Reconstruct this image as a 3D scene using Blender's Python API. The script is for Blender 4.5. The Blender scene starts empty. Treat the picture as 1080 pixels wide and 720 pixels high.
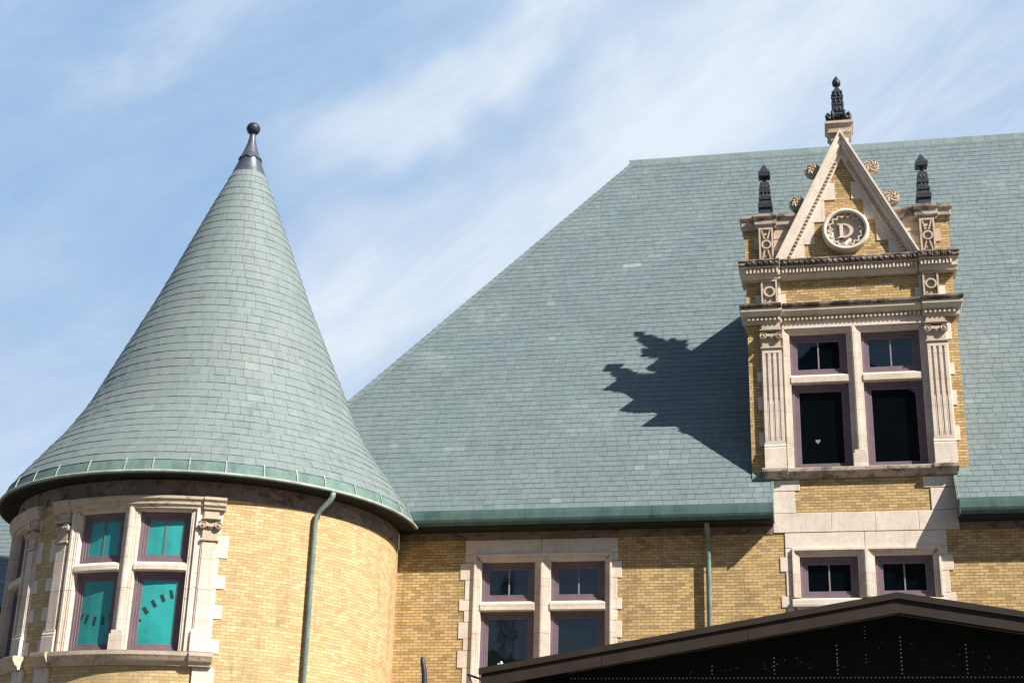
import bpy, math, random
from mathutils import Vector, Matrix
R = math.radians
random.seed(7)
scn = bpy.context.scene
COL = scn.collection

# ------------------------------------------------------------------ camera
cam_d = bpy.data.cameras.new("camera"); cam = bpy.data.objects.new("camera", cam_d); COL.objects.link(cam)
X = Vector((0.97985582, 0.1979903, 0.02611311)); Y = Vector((0.04687994, -0.35519195, 0.93361713))
# rows below are the camera's right / up / back axes written in the world
right = Vector((0.97985582, 0.1979903, 0.02612311))
up = Vector((0.04687994, -0.35519195, 0.93361713))
back = Vector((0.19412585, -0.91358553, -0.35731867))
CAMROWS = (right, up, back)
cam.matrix_world = Matrix(((right.x, up.x, back.x, 0.0), (right.y, up.y, back.y, -35.0), (right.z, up.z, back.z, 1.6), (0, 0, 0, 1)))
cam_d.sensor_width = 36.0
cam_d.lens = 36.0 * 1573.0 / 1080.0
cam_d.clip_start = 0.1; cam_d.clip_end = 5000
scn.camera = cam

# ------------------------------------------------------------------ light
SUN_T = Vector((-1.016, 0.585, -1.0)).normalized()          # the way the sunlight travels
world = bpy.data.worlds.new("World"); scn.world = world; world.use_nodes = True
nt = world.node_tree; nt.nodes.clear()
def N(t, typ, **kw):
    n = t.nodes.new(typ)
    for k, v in kw.items(): setattr(n, k, v)
    return n
sky = N(nt, 'ShaderNodeTexSky', sky_type='NISHITA', sun_disc=False)
sky.sun_elevation = R(40.5); sky.sun_rotation = R(120); sky.altitude = 100; sky.air_density = 1.0; sky.dust_density = 0.6; sky.ozone_density = 1.5
bg = N(nt, 'ShaderNodeBackground'); bg.inputs['Strength'].default_value = 0.05
wo = N(nt, 'ShaderNodeOutputWorld')
tc = N(nt, 'ShaderNodeTexCoord')
def wmath(op, a, b, clamp=True):
    n = N(nt, 'ShaderNodeMath', operation=op, use_clamp=clamp)
    for i, v in enumerate((a, b)):
        if isinstance(v, (int, float)): n.inputs[i].default_value = v
        else: nt.links.new(v, n.inputs[i])
    return n.outputs[0]
def wrange(v, lo, hi, a=0.0, b=1.0):
    n = N(nt, 'ShaderNodeMapRange', interpolation_type='SMOOTHSTEP'); nt.links.new(v, n.inputs[0])
    for k, q in zip((1, 2, 3, 4), (lo, hi, a, b)): n.inputs[k].default_value = q
    return n.outputs[0]
sxyz = N(nt, 'ShaderNodeSeparateXYZ'); nt.links.new(tc.outputs['Generated'], sxyz.inputs[0])
sx_, sy_, sz_ = sxyz.outputs[0], sxyz.outputs[1], sxyz.outputs[2]
# the wind draws the cirrus out along one direction: a = along it, q = across it
al = wmath('ADD', wmath('MULTIPLY', sx_, 0.870, False), wmath('MULTIPLY', sz_, 0.494, False), False)
qq = wmath('SUBTRACT', wmath('MULTIPLY', sz_, 0.870, False), wmath('MULTIPLY', sx_, 0.494, False), False)
def wnoise(ka, ky, kq, off, detail, rough, dist=0.0):
    c = N(nt, 'ShaderNodeCombineXYZ')
    nt.links.new(wmath('ADD', wmath('MULTIPLY', al, ka, False), off, False), c.inputs[0]); nt.links.new(wmath('MULTIPLY', sy_, ky, False), c.inputs[1]); nt.links.new(wmath('MULTIPLY', qq, kq, False), c.inputs[2])
    n = N(nt, 'ShaderNodeTexNoise'); n.inputs['Scale'].default_value = 1.0; n.inputs['Detail'].default_value = detail; n.inputs['Roughness'].default_value = rough; n.inputs['Distortion'].default_value = dist
    nt.links.new(c.outputs[0], n.inputs['Vector']); return n.outputs[0]
warp = wmath('MULTIPLY', wmath('SUBTRACT', wnoise(5, 2, 5, 3.1, 4, 0.55), 0.5, False), 0.10, False)
qw = wmath('ADD', qq, warp, False)
def band(q0, core, edge, a0, a1, a2, a3):
    d = wmath('ABSOLUTE', wmath('SUBTRACT', qw, q0, False), 0.0, False)
    b = wrange(d, core, edge, 1.0, 0.0)
    return wmath('MULTIPLY', b, wmath('MULTIPLY', wrange(al, a0, a1), wrange(al, a2, a3, 1.0, 0.0)))
b1 = band(0.556, 0.004, 0.036, -0.10, 0.0, 0.17, 0.30)
b2 = band(0.462, 0.015, 0.075, -0.25, -0.08, 0.30, 0.60)
b3 = band(0.640, 0.004, 0.030, -0.22, -0.12, 0.0, 0.10)
b4 = band(0.36, 0.02, 0.09, 0.05, 0.3, 0.5, 0.8)
f1 = wrange(wnoise(6, 6, 26, 0.0, 9, 0.62, 0.6), 0.30, 0.68)
f2 = wrange(wnoise(3.2, 3, 5.5, 7.0, 7, 0.60, 0.8), 0.38, 0.70)
f3 = wrange(wnoise(9, 9, 34, 2.0, 10, 0.68, 0.3), 0.35, 0.75)
mask = wmath('MULTIPLY', b1, wmath('ADD', 0.46, wmath('MULTIPLY', f1, 0.30)))
mask = wmath('ADD', mask, wmath('MULTIPLY', b2, wmath('ADD', 0.46, wmath('MULTIPLY', f1, 0.30))))
mask = wmath('ADD', mask, wmath('MULTIPLY', wmath('ADD', b3, b4), wmath('MULTIPLY', f1, 0.42)))
mask = wmath('ADD', mask, wmath('MULTIPLY', f2, 0.28))
mask = wmath('ADD', mask, wmath('MULTIPLY', f3, 0.16))
mask = wmath('ADD', mask, wmath('MULTIPLY', wrange(sx_, -0.35, 0.0), 0.18))
# paler towards the horizon
mask = wmath('ADD', mask, wrange(sz_, 0.42, 0.10, 0.0, 0.45))
nor = N(nt, 'ShaderNodeMapRange', interpolation_type='SMOOTHSTEP'); nor.inputs['From Min'].default_value = -0.05; nor.inputs['From Max'].default_value = 0.5
nt.links.new(sy_, nor.inputs[0])
mask = wmath('MULTIPLY', mask, nor.outputs[0])
veil = N(nt, 'ShaderNodeMixRGB'); veil.inputs['Color2'].default_value = (3.75, 5.75, 8.65, 1)
nt.links.new(wmath('MULTIPLY', nor.outputs[0], 0.85), veil.inputs['Fac']); nt.links.new(sky.outputs[0], veil.inputs['Color1'])
mx = N(nt, 'ShaderNodeMixRGB'); mx.inputs['Color2'].default_value = (7.9, 8.7, 9.7, 1)
nt.links.new(mask, mx.inputs['Fac']); nt.links.new(veil.outputs[0], mx.inputs['Color1'])
nt.links.new(mx.outputs[0], bg.inputs['Color']); nt.links.new(bg.outputs[0], wo.inputs['Surface'])

sun_d = bpy.data.lights.new("sun", 'SUN'); sun = bpy.data.objects.new("sun", sun_d); COL.objects.link(sun)
sun_d.energy = 4.7; sun_d.angle = R(0.53); sun_d.color = (1.0, 0.94, 0.86)
sun.rotation_euler = SUN_T.to_track_quat('-Z', 'Y').to_euler(); sun.location = (30, -30, 60)
scn.view_settings.view_transform = 'Standard'; scn.view_settings.look = 'None'
scn.view_settings.exposure = 1.0; scn.view_settings.gamma = 1.0
scn.render.engine = 'CYCLES'

# ------------------------------------------------------------------ materials
def new_mat(name):
    m = bpy.data.materials.new(name); m.use_nodes = True
    t = m.node_tree; t.nodes.clear()
    out = N(t, 'ShaderNodeOutputMaterial'); b = N(t, 'ShaderNodeBsdfPrincipled')
    t.links.new(b.outputs[0], out.inputs['Surface'])
    return m, t, b
def setv(t, sock, v):
    if isinstance(v, (int, float, tuple)): sock.default_value = v
    else: t.links.new(v, sock)
def mth(t, op, a, b=0.0, c=None, clamp=False):
    n = N(t, 'ShaderNodeMath', operation=op, use_clamp=clamp)
    setv(t, n.inputs[0], a); setv(t, n.inputs[1], b)
    if c is not None: setv(t, n.inputs[2], c)
    return n.outputs[0]
def mix(t, fac, a, b, bt='MIX'):
    n = N(t, 'ShaderNodeMixRGB', blend_type=bt)
    setv(t, n.inputs[0], fac); setv(t, n.inputs[1], a); setv(t, n.inputs[2], b)
    return n.outputs[0]
def noise(t, vec, scale, detail=4, rough=0.55, dist=0.0, scl=None):
    if scl:
        m = N(t, 'ShaderNodeMapping'); m.inputs['Scale'].default_value = scl; t.links.new(vec, m.inputs['Vector']); vec = m.outputs[0]
    n = N(t, 'ShaderNodeTexNoise'); n.inputs['Scale'].default_value = scale; n.inputs['Detail'].default_value = detail
    n.inputs['Roughness'].default_value = rough; n.inputs['Distortion'].default_value = dist
    t.links.new(vec, n.inputs['Vector']); return n.outputs[0]
def rng(t, v, lo, hi, a=0.0, b=1.0, smooth=True):
    n = N(t, 'ShaderNodeMapRange', interpolation_type='SMOOTHSTEP' if smooth else 'LINEAR')
    setv(t, n.inputs[0], v); n.inputs[1].default_value = lo; n.inputs[2].default_value = hi
    n.inputs[3].default_value = a; n.inputs[4].default_value = b
    return n.outputs[0]
def ramp(t, v, stops):
    n = N(t, 'ShaderNodeValToRGB'); cr = n.color_ramp
    while len(cr.elements) < len(stops): cr.elements.new(0.5)
    for e, (p, c) in zip(cr.elements, stops): e.position = p; e.color = (*c, 1)
    setv(t, n.inputs[0], v); return n.outputs[0]
def bump(t, b, h, strength, dist=0.01):
    n = N(t, 'ShaderNodeBump'); n.inputs['Strength'].default_value = strength; n.inputs['Distance'].default_value = dist
    t.links.new(h, n.inputs['Height']); t.links.new(n.outputs[0], b.inputs['Normal'])
def objco(t): return N(t, 'ShaderNodeTexCoord').outputs['Object']
def white(t, x, y):
    c = N(t, 'ShaderNodeCombineXYZ'); setv(t, c.inputs[0], x); setv(t, c.inputs[1], y)
    w = N(t, 'ShaderNodeTexWhiteNoise', noise_dimensions='2D'); t.links.new(c.outputs[0], w.inputs['Vector']); return w.outputs['Value']

def brick_mat(name, stops, mortar, worn=0.5, mv_w=0.088, W=0.212, H=0.0712):
    m, t, b = new_mat(name)
    uv = N(t, 'ShaderNodeUVMap').outputs[0]
    s = N(t, 'ShaderNodeSeparateXYZ'); t.links.new(uv, s.inputs[0])
    v = mth(t, 'DIVIDE', s.outputs[1], H); row = mth(t, 'FLOOR', v)
    off = mth(t, 'MULTIPLY', white(t, row, 3.7), 0.18)
    off = mth(t, 'ADD', off, mth(t, 'MULTIPLY', mth(t, 'MODULO', row, 2.0), 0.5))
    u = mth(t, 'ADD', mth(t, 'DIVIDE', s.outputs[0], W), off); colm = mth(t, 'FLOOR', u)
    fu = mth(t, 'FRACT', u); fv = mth(t, 'FRACT', v)
    rnd = white(t, colm, row)
    big = noise(t, uv, 0.9, 4, 0.6)
    mid = noise(t, uv, 6.0, 4, 0.6, 0.0, (0.5, 1.6, 1))
    val = mth(t, 'ADD', mth(t, 'ADD', 0.10, mth(t, 'MULTIPLY', rnd, 0.42)), mth(t, 'MULTIPLY', big, 0.36))
    val = mth(t, 'ADD', val, mth(t, 'MULTIPLY', mth(t, 'SUBTRACT', mid, 0.5), 0.35))
    col = ramp(t, val, stops)
    fine = noise(t, uv, 60, 3, 0.6)
    col = mix(t, 0.35, col, mix(t, 1.0, col, ramp(t, fine, [(0.3, (0.6, 0.6, 0.6)), (0.7, (1.3, 1.3, 1.3))]), 'MULTIPLY'))
    # pale efflorescence patches
    eff = rng(t, noise(t, uv, 1.3, 5, 0.7, 0.3, (1, 1.4, 1)), 0.56, 0.74)
    eff = mth(t, 'MULTIPLY', eff, mth(t, 'MULTIPLY', rnd, 0.75 * worn))
    col = mix(t, eff, col, (0.66, 0.57, 0.42, 1))
    st1 = noise(t, uv, 1.0, 6, 0.7, 0.3, (2.4, 0.40, 1)); st2 = noise(t, uv, 2.2, 5, 0.7)
    dirt = mth(t, 'MULTIPLY', rng(t, st1, 0.50, 0.74), rng(t, st2, 0.35, 0.65, 0.25, 0.75))
    col = mix(t, dirt, col, (0.16, 0.115, 0.07, 1))
    mu = mth(t, 'LESS_THAN', mth(t, 'PINGPONG', fu, 0.5), 0.030)
    mv = mth(t, 'LESS_THAN', mth(t, 'PINGPONG', fv, 0.5), mv_w)
    mort = mth(t, 'MAXIMUM', mu, mv)
    col = mix(t, mort, col, mortar)
    t.links.new(col, b.inputs['Base Color']); b.inputs['Roughness'].default_value = 0.88
    b.inputs['Specular IOR Level'].default_value = 0.25
    h = mth(t, 'ADD', mth(t, 'MULTIPLY', mort, -1.0), mth(t, 'MULTIPLY', mth(t, 'ADD', fine, rnd), 0.35))
    bump(t, b, h, 0.6, 0.006)
    return m

def stone_mat(name, c0, c1, soot=0.0, topsoot=False, tint=(0.075, 0.062, 0.052, 1), joints=False):
    m, t, b = new_mat(name); co = objco(t)
    n1 = noise(t, co, 1.1, 5, 0.6, 0.4); n2 = noise(t, co, 9, 5, 0.65); n3 = noise(t, co, 4.0, 5, 0.7, 0.2, (2.2, 2.2, 0.35))
    v = mth(t, 'ADD', mth(t, 'MULTIPLY', n1, 0.6), mth(t, 'MULTIPLY', n2, 0.4))
    col = ramp(t, v, [(0.32, c0), (0.66, c1)])
    streak = rng(t, n3, 0.52, 0.74, 0, 0.42)
    col = mix(t, streak, col, (c0[0] * 0.62, c0[1] * 0.55, c0[2] * 0.5, 1))
    if soot > 0:
        s1 = noise(t, co, 2.6, 7, 0.72, 0.5, (1, 1, 1.6))
        k = rng(t, s1, 0.66 - 0.3 * soot, 0.80 - 0.22 * soot, 0, 0.92)
        if topsoot:
            g = N(t, 'ShaderNodeNewGeometry'); sp = N(t, 'ShaderNodeSeparateXYZ'); t.links.new(g.outputs['True Normal'], sp.inputs[0])
            k = mth(t, 'MAXIMUM', k, rng(t, sp.outputs[2], 0.25, 0.7, 0, 0.85))
        col = mix(t, k, col, tint)
    if joints:
        sj = N(t, 'ShaderNodeSeparateXYZ'); t.links.new(co, sj.inputs[0])
        jz = mth(t, 'FRACT', mth(t, 'DIVIDE', mth(t, 'ADD', sj.outputs[2], 0.11), 0.66))
        j2 = mth(t, 'FRACT', mth(t, 'DIVIDE', mth(t, 'ADD', sj.outputs[2], 0.02), 1.12))
        jm = mth(t, 'MAXIMUM', mth(t, 'LESS_THAN', jz, 0.014), mth(t, 'LESS_THAN', j2, 0.008))
        col = mix(t, mth(t, 'MULTIPLY', jm, 0.6), col, (0.17, 0.13, 0.10, 1))
        cell = white(t, mth(t, 'FLOOR', mth(t, 'DIVIDE', mth(t, 'ADD', sj.outputs[2], 0.11), 0.66)), 5.0)
        col = mix(t, 1.0, col, ramp(t, cell, [(0.0, (0.90, 0.89, 0.87)), (1.0, (1.04, 1.03, 1.02))]), 'MULTIPLY')
    t.links.new(col, b.inputs['Base Color']); b.inputs['Roughness'].default_value = 0.85; b.inputs['Specular IOR Level'].default_value = 0.25
    bump(t, b, mth(t, 'ADD', n2, noise(t, co, 40, 3)), 0.35, 0.012)
    return m

def slate_mat(name, a, bcol, lich):
    m, t, b = new_mat(name); co = objco(t)
    at = N(t, 'ShaderNodeAttribute'); at.attribute_name = 'tone'
    sp = N(t, 'ShaderNodeSeparateColor'); t.links.new(at.outputs['Color'], sp.inputs[0])
    col = ramp(t, sp.outputs[0], [(0.0, a), (1.0, bcol)])
    col = mix(t, mth(t, 'MULTIPLY', sp.outputs[1], 1.0), col, (0.29, 0.345, 0.31, 1))
    n1 = noise(t, co, 0.45, 5, 0.6, 0.6)
    col = mix(t, rng(t, n1, 0.35, 0.68, 0.0, 0.40), col, lich)
    n2 = noise(t, co, 5.0, 6, 0.7, 0.2, (1.4, 1.4, 0.5))
    col = mix(t, 0.35, col, mix(t, 1.0, col, ramp(t, n2, [(0.28, (0.66, 0.68, 0.70)), (0.72, (1.3, 1.28, 1.25))]), 'MULTIPLY'))
    n5 = noise(t, co, 1.0, 6, 0.7, 0.3, (2.6, 2.6, 0.22))
    col = mix(t, rng(t, n5, 0.50, 0.72, 0.0, 0.34), col, (a[0] * 0.55, a[1] * 0.58, a[2] * 0.56, 1))
    n6 = noise(t, co, 1.7, 7, 0.75, 0.4)
    col = mix(t, rng(t, n6, 0.60, 0.74, 0.0, 0.30), col, (0.24, 0.27, 0.24, 1))
    t.links.new(col, b.inputs['Base Color']); b.inputs['Roughness'].default_value = 0.62; b.inputs['Specular IOR Level'].default_value = 0.35
    bump(t, b, mth(t, 'ADD', n2, noise(t, co, 28, 4, 0.7)), 0.35, 0.01)
    return m

def plain(name, col, rough=0.5, var=0.25, metallic=0.0, spec=0.5, scale=3.0, streaky=False, dark=None):
    m, t, b = new_mat(name); co = objco(t)
    n = noise(t, co, scale, 6, 0.65, 0.3, (1, 1, 0.3) if streaky else None)
    lo = dark or tuple(c * (1 - var) for c in col); hi = tuple(min(1, c * (1 + var)) for c in col)
    c = ramp(t, n, [(0.3, lo), (0.7, hi)])
    t.links.new(c, b.inputs['Base Color'])
    t.links.new(rng(t, noise(t, co, scale * 3, 4), 0.3, 0.7, max(0.02, rough - 0.1), min(1, rough + 0.12)), b.inputs['Roughness'])
    b.inputs['Metallic'].default_value = metallic; b.inputs['Specular IOR Level'].default_value = spec
    bump(t, b, n, 0.12, 0.01)
    return m

M = {}
M['brick'] = brick_mat('yellow_brick', [(0.12, (0.19, 0.115, 0.052)), (0.28, (0.35, 0.235, 0.105)), (0.5, (0.51, 0.348, 0.152)), (0.72, (0.57, 0.405, 0.188)), (0.95, (0.60, 0.48, 0.28))], (0.17, 0.118, 0.07, 1), 0.7)
M['brick_sunlit'] = brick_mat('sunlit_yellow_brick', [(0.10, (0.34, 0.215, 0.105)), (0.28, (0.45, 0.305, 0.15)), (0.5, (0.51, 0.375, 0.180)), (0.72, (0.56, 0.435, 0.235)), (0.92, (0.63, 0.54, 0.345))], (0.32, 0.23, 0.14, 1), 0.9, 0.080)  # same brick, with the stronger sun on the tower painted in as paler colour
M['stone'] = stone_mat('limestone', (0.54, 0.45, 0.37), (0.74, 0.655, 0.565))
M['stone_joint'] = stone_mat('jointed_limestone', (0.52, 0.43, 0.35), (0.73, 0.64, 0.55), 0.12, False, (0.16, 0.12, 0.09, 1), True)
M['stone_band_dark'] = stone_mat('shaded_stained_limestone', (0.15, 0.11, 0.085), (0.30, 0.235, 0.185), 0.6, False, (0.05, 0.038, 0.03, 1))  # frieze stone: stains, plus the shade under the eaves put into the colour
M['stone_band'] = stone_mat('weathered_limestone', (0.24, 0.18, 0.14), (0.38, 0.30, 0.235), 0.3, False, (0.12, 0.09, 0.07, 1))
M['stone_soot'] = stone_mat('sooty_limestone', (0.36, 0.28, 0.215), (0.54, 0.455, 0.38), 0.72, True)
M['stone_clean'] = stone_mat('cream_limestone', (0.46, 0.375, 0.28), (0.66, 0.575, 0.465), 0.2)
M['soot'] = stone_mat('blackened_limestone', (0.26, 0.20, 0.155), (0.44, 0.36, 0.29), 1.0, True, (0.035, 0.030, 0.026, 1))
M['stone_carved'] = stone_mat('carved_limestone', (0.40, 0.305, 0.22), (0.58, 0.485, 0.375), 0.4, True)
M['slate'] = slate_mat('green_slate', (0.112, 0.149, 0.158), (0.160, 0.205, 0.212), (0.138, 0.170, 0.168, 1))
M['slate_pale'] = slate_mat('pale_green_slate', (0.138, 0.174, 0.174), (0.190, 0.230, 0.226), (0.168, 0.196, 0.186, 1))
M['copper'] = plain('patinated_copper', (0.075, 0.135, 0.122), 0.65, 0.34, 0.0, 0.25, 2.4, True)
M['copper_pale'] = plain('pale_patinated_copper', (0.165, 0.225, 0.200), 0.6, 0.35, 0.0, 0.4, 4.0)
M['lead'] = plain('lead', (0.070, 0.083, 0.105), 0.42, 0.3, 0.25, 0.45, 5.0, True)
M['lip'] = plain('weathered_pale_copper', (0.30, 0.34, 0.29), 0.6, 0.35, 0.0, 0.3, 3.0)
M['copper_band'] = plain('light_copper_band', (0.115, 0.180, 0.162), 0.75, 0.32, 0.0, 0.2, 3.2, True)
M['felt'] = plain('roof_felt', (0.055, 0.066, 0.066), 0.9, 0.2, 0.0, 0.2, 3.0)
M['dark'] = plain('shade_dark_board', (0.020, 0.017, 0.014), 0.8, 0.3, 0.0, 0.2, 3.0)  # soffit board, coloured near-black to stand in for the shade under the gutters
M['iron'] = plain('painted_iron', (0.020, 0.025, 0.034), 0.52, 0.4, 0.0, 0.45, 9.0)
M['wood'] = plain('mauve_painted_wood', (0.165, 0.118, 0.138), 0.5, 0.14, 0.0, 0.4, 4.0)
M['brown'] = plain('brown_metal', (0.027, 0.0195, 0.0145), 0.7, 0.25, 0.0, 0.25, 2.5)
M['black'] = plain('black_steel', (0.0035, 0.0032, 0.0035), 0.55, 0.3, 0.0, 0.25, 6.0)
M['rivet'] = plain('pale_rivet', (0.75, 0.74, 0.70), 0.4, 0.2)
M['whitebit'] = plain('white_paint', (0.75, 0.73, 0.70), 0.6, 0.1)
M['muntin'] = plain('grey_muntin', (0.22, 0.20, 0.21), 0.5, 0.15)
M['teal'] = plain('teal_blind', (0.035, 0.36, 0.36), 0.7, 0.20, 0.0, 0.3, 1.2)
M['teal_dash'] = plain('dark_dash', (0.010, 0.035, 0.035), 0.8, 0.1)
M['ground'] = plain('pavement', (0.13, 0.125, 0.115), 0.9, 0.3, 0.0, 0.3, 0.8)
M['hill'] = plain('wooded_hill', (0.03, 0.04, 0.02), 0.95, 0.5, 0.0, 0.1, 0.08)
M['dark_brick'] = plain('dark_brick', (0.05, 0.035, 0.028), 0.9, 0.3, 0.0, 0.2, 0.6)

m, t, b = new_mat('window_glass'); co = objco(t)
b.inputs['Base Color'].default_value = (0.001, 0.0028, 0.0045, 1); b.inputs['Roughness'].default_value = 0.025; b.inputs['IOR'].default_value = 1.75
bump(t, b, noise(t, co, 1.6, 2, 0.5), 0.10, 0.02); M['glass'] = m
m = bpy.data.materials.new('clear_glass'); m.use_nodes = True; t = m.node_tree; t.nodes.clear()
o_ = N(t, 'ShaderNodeOutputMaterial'); ms = N(t, 'ShaderNodeMixShader'); tr = N(t, 'ShaderNodeBsdfTransparent'); gl = N(t, 'ShaderNodeBsdfGlossy'); lw = N(t, 'ShaderNodeLayerWeight'); lw.inputs['Blend'].default_value = 0.5
gl.inputs['Roughness'].default_value = 0.02; tr.inputs['Color'].default_value = (0.9, 0.95, 0.94, 1)
t.links.new(mth(t, 'ADD', 0.03, mth(t, 'MULTIPLY', mth(t, 'POWER', lw.outputs['Facing'], 5.0), 0.8)), ms.inputs[0]); t.links.new(tr.outputs[0], ms.inputs[1]); t.links.new(gl.outputs[0], ms.inputs[2]); t.links.new(ms.outputs[0], o_.inputs['Surface'])
M['clear'] = m

# ------------------------------------------------------------------ mesh builder
def flat(u, d, z): return (u, -d, z)                      # the front wall, d = how far it stands proud
XC, YC, RD = -14.54, -1.28, 4.56                          # the round tower
def drum(u, d, z):
    a = u / RD; return (XC + (RD + d) * math.sin(a), YC - (RD + d) * math.cos(a), z)
def deg(a): return R(a) * RD

class MB:
    def __init__(s, fn=flat): s.v = []; s.f = []; s.uv = []; s.mi = []; s.fn = fn; s.sm = []; s.tone = []
    def add(s, pts, faces, mi=0, smooth=False, tone=None):
        n = len(s.v)
        for (u, d, z) in pts: s.v.append(s.fn(u, d, z)); s.uv.append((u + d, z))
        for f in faces:
            s.f.append(tuple(n + i for i in f)); s.mi.append(mi); s.sm.append(smooth); s.tone.append(tone or (0.5, 0, 0, 1))
    def box(s, u0, u1, d0, d1, z0, z1, mi=0):
        seg = 1 if s.fn is flat or s.fn is ident else max(1, int(abs(u1 - u0) / 0.22))
        us = [u0 + (u1 - u0) * i / seg for i in range(seg + 1)]
        p = []
        for u in us: p += [(u, d0, z0), (u, d1, z0), (u, d1, z1), (u, d0, z1)]
        f = [(0, 1, 2, 3), tuple(4 * seg + i for i in (3, 2, 1, 0))]
        for i in range(seg):
            a = 4 * i; c = a + 4
            for j in range(4): k = (j + 1) % 4; f.append((a + j, c + j, c + k, a + k))
        s.add(p, f, mi)
    def sweep(s, prof, u0, u1, mi=0, smooth=False):          # prof: (d, z) loop swept along u
        seg = 1 if s.fn is flat else max(1, int(abs(u1 - u0) / 0.16))
        n = len(prof); p = []
        for i in range(seg + 1):
            u = u0 + (u1 - u0) * i / seg
            p += [(u, d, z) for d, z in prof]
        f = [tuple(range(n)), tuple(seg * n + i for i in range(n - 1, -1, -1))]
        s.add(p, f, mi)
        f = []
        for i in range(seg):
            for j in range(n): k = (j + 1) % n; f.append((i * n + j, (i + 1) * n + j, (i + 1) * n + k, i * n + k))
        b0 = len(s.v) - len(p)
        for q in f:
            s.f.append(tuple(b0 + i for i in q)); s.mi.append(mi); s.sm.append(smooth); s.tone.append((0.5, 0, 0, 1))
    def sweep_ret(s, prof, u0, u1, kl, kr, back=-0.45, zs=None):       # swept along u, returned round the free end(s)
        def ring_(u, k, sg, bk): return [(u + sg * k * max(d, 0.0), (back if bk else d), z) for d, z in prof]
        rs = []
        if kl: rs.append(ring_(u0, kl, -1, True))
        rs.append(ring_(u0, kl, -1, False)); rs.append(ring_(u1, kr, 1, False))
        if kr: rs.append(ring_(u1, kr, 1, True))
        n = len(prof); p = [q for r in rs for q in r]
        f = [(i * n + j, (i + 1) * n + j, (i + 1) * n + (j + 1) % n, i * n + (j + 1) % n) for i in range(len(rs) - 1) for j in range(n)]
        if not kl: f.append(tuple(range(n)))
        if not kr: f.append(tuple((len(rs) - 1) * n + i for i in range(n - 1, -1, -1)))
        s.add(p, f)
        if zs is not None:
            nf = len(f)
            for q in range(nf):
                fc = s.f[-nf + q]
                if len(fc) == 4 and sum(s.v[i][2] for i in fc) / 4 > zs: s.mi[-nf + q] = 1
    def prism(s, poly, d0, d1, mi=0):                        # poly: (u, z), pushed through d
        n = len(poly); p = [(u, d0, z) for u, z in poly] + [(u, d1, z) for u, z in poly]
        f = [tuple(range(n)), tuple(range(2 * n - 1, n - 1, -1))] + [(i, n + i, n + (i + 1) % n, (i + 1) % n) for i in range(n)]
        s.add(p, f, mi)
    def disc(s, cu, cz, prof, n=32, mi=0, wob=None, smooth=True):   # prof: (radius, d), turned about the axis that points out of the wall
        p = []
        for r, d in prof:
            for k in range(n):
                a = 2 * math.pi * k / n; rr = r * (1 + (wob(a) if wob else 0)); p.append((cu + rr * math.cos(a), d, cz + rr * math.sin(a)))
        f = []
        for i in range(len(prof) - 1):
            for k in range(n): q = (k + 1) % n; f.append((i * n + k, i * n + q, (i + 1) * n + q, (i + 1) * n + k))
        s.add(p, f, mi, smooth)
        m_ = len(prof) - 1
        s.f.append(tuple(len(s.v) - len(p) + m_ * n + k for k in range(n))); s.mi.append(mi); s.sm.append(False); s.tone.append((0.5, 0, 0, 1))
    def lathe(s, c, prof, n=32, mi=0, rot=0.0, smooth=True, arc=(0, 2 * math.pi)):      # prof: (radius, z) about the vertical
        full = abs(arc[1] - arc[0] - 2 * math.pi) < 1e-6; m_ = n if full else n + 1
        p = []
        for r, z in prof:
            for k in range(m_):
                a = arc[0] + (arc[1] - arc[0]) * k / n + rot; p.append((c[0] + r * math.cos(a), c[1] + r * math.sin(a), c[2] + z))
        f = []
        for i in range(len(prof) - 1):
            for k in range(n): q = (k + 1) % m_; f.append((i * m_ + k, i * m_ + q, (i + 1) * m_ + q, (i + 1) * m_ + k))
        s.add(p, f, mi, smooth)
    def tube(s, pts, r, n=8, mi=0, smooth=True):
        P = [Vector(q) for q in pts]; rings = []
        rr = r if isinstance(r, (list, tuple)) else [r] * len(P)
        p = []
        for i, q in enumerate(P):
            t = (P[min(i + 1, len(P) - 1)] - P[max(i - 1, 0)]).normalized()
            a = t.orthogonal().normalized() if i == 0 else (a - t * a.dot(t)).normalized()
            b_ = t.cross(a)
            for k in range(n):
                w = 2 * math.pi * k / n; x = q + (a * math.cos(w) + b_ * math.sin(w)) * rr[i]; p.append(tuple(x))
        f = [(i * n + k, i * n + (k + 1) % n, (i + 1) * n + (k + 1) % n, (i + 1) * n + k) for i in range(len(P) - 1) for k in range(n)]
        f += [tuple(range(n - 1, -1, -1)), tuple((len(P) - 1) * n + k for k in range(n))]
        s.add(p, f, mi, smooth)
def ident(u, d, z): return (u, d, z)

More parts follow.
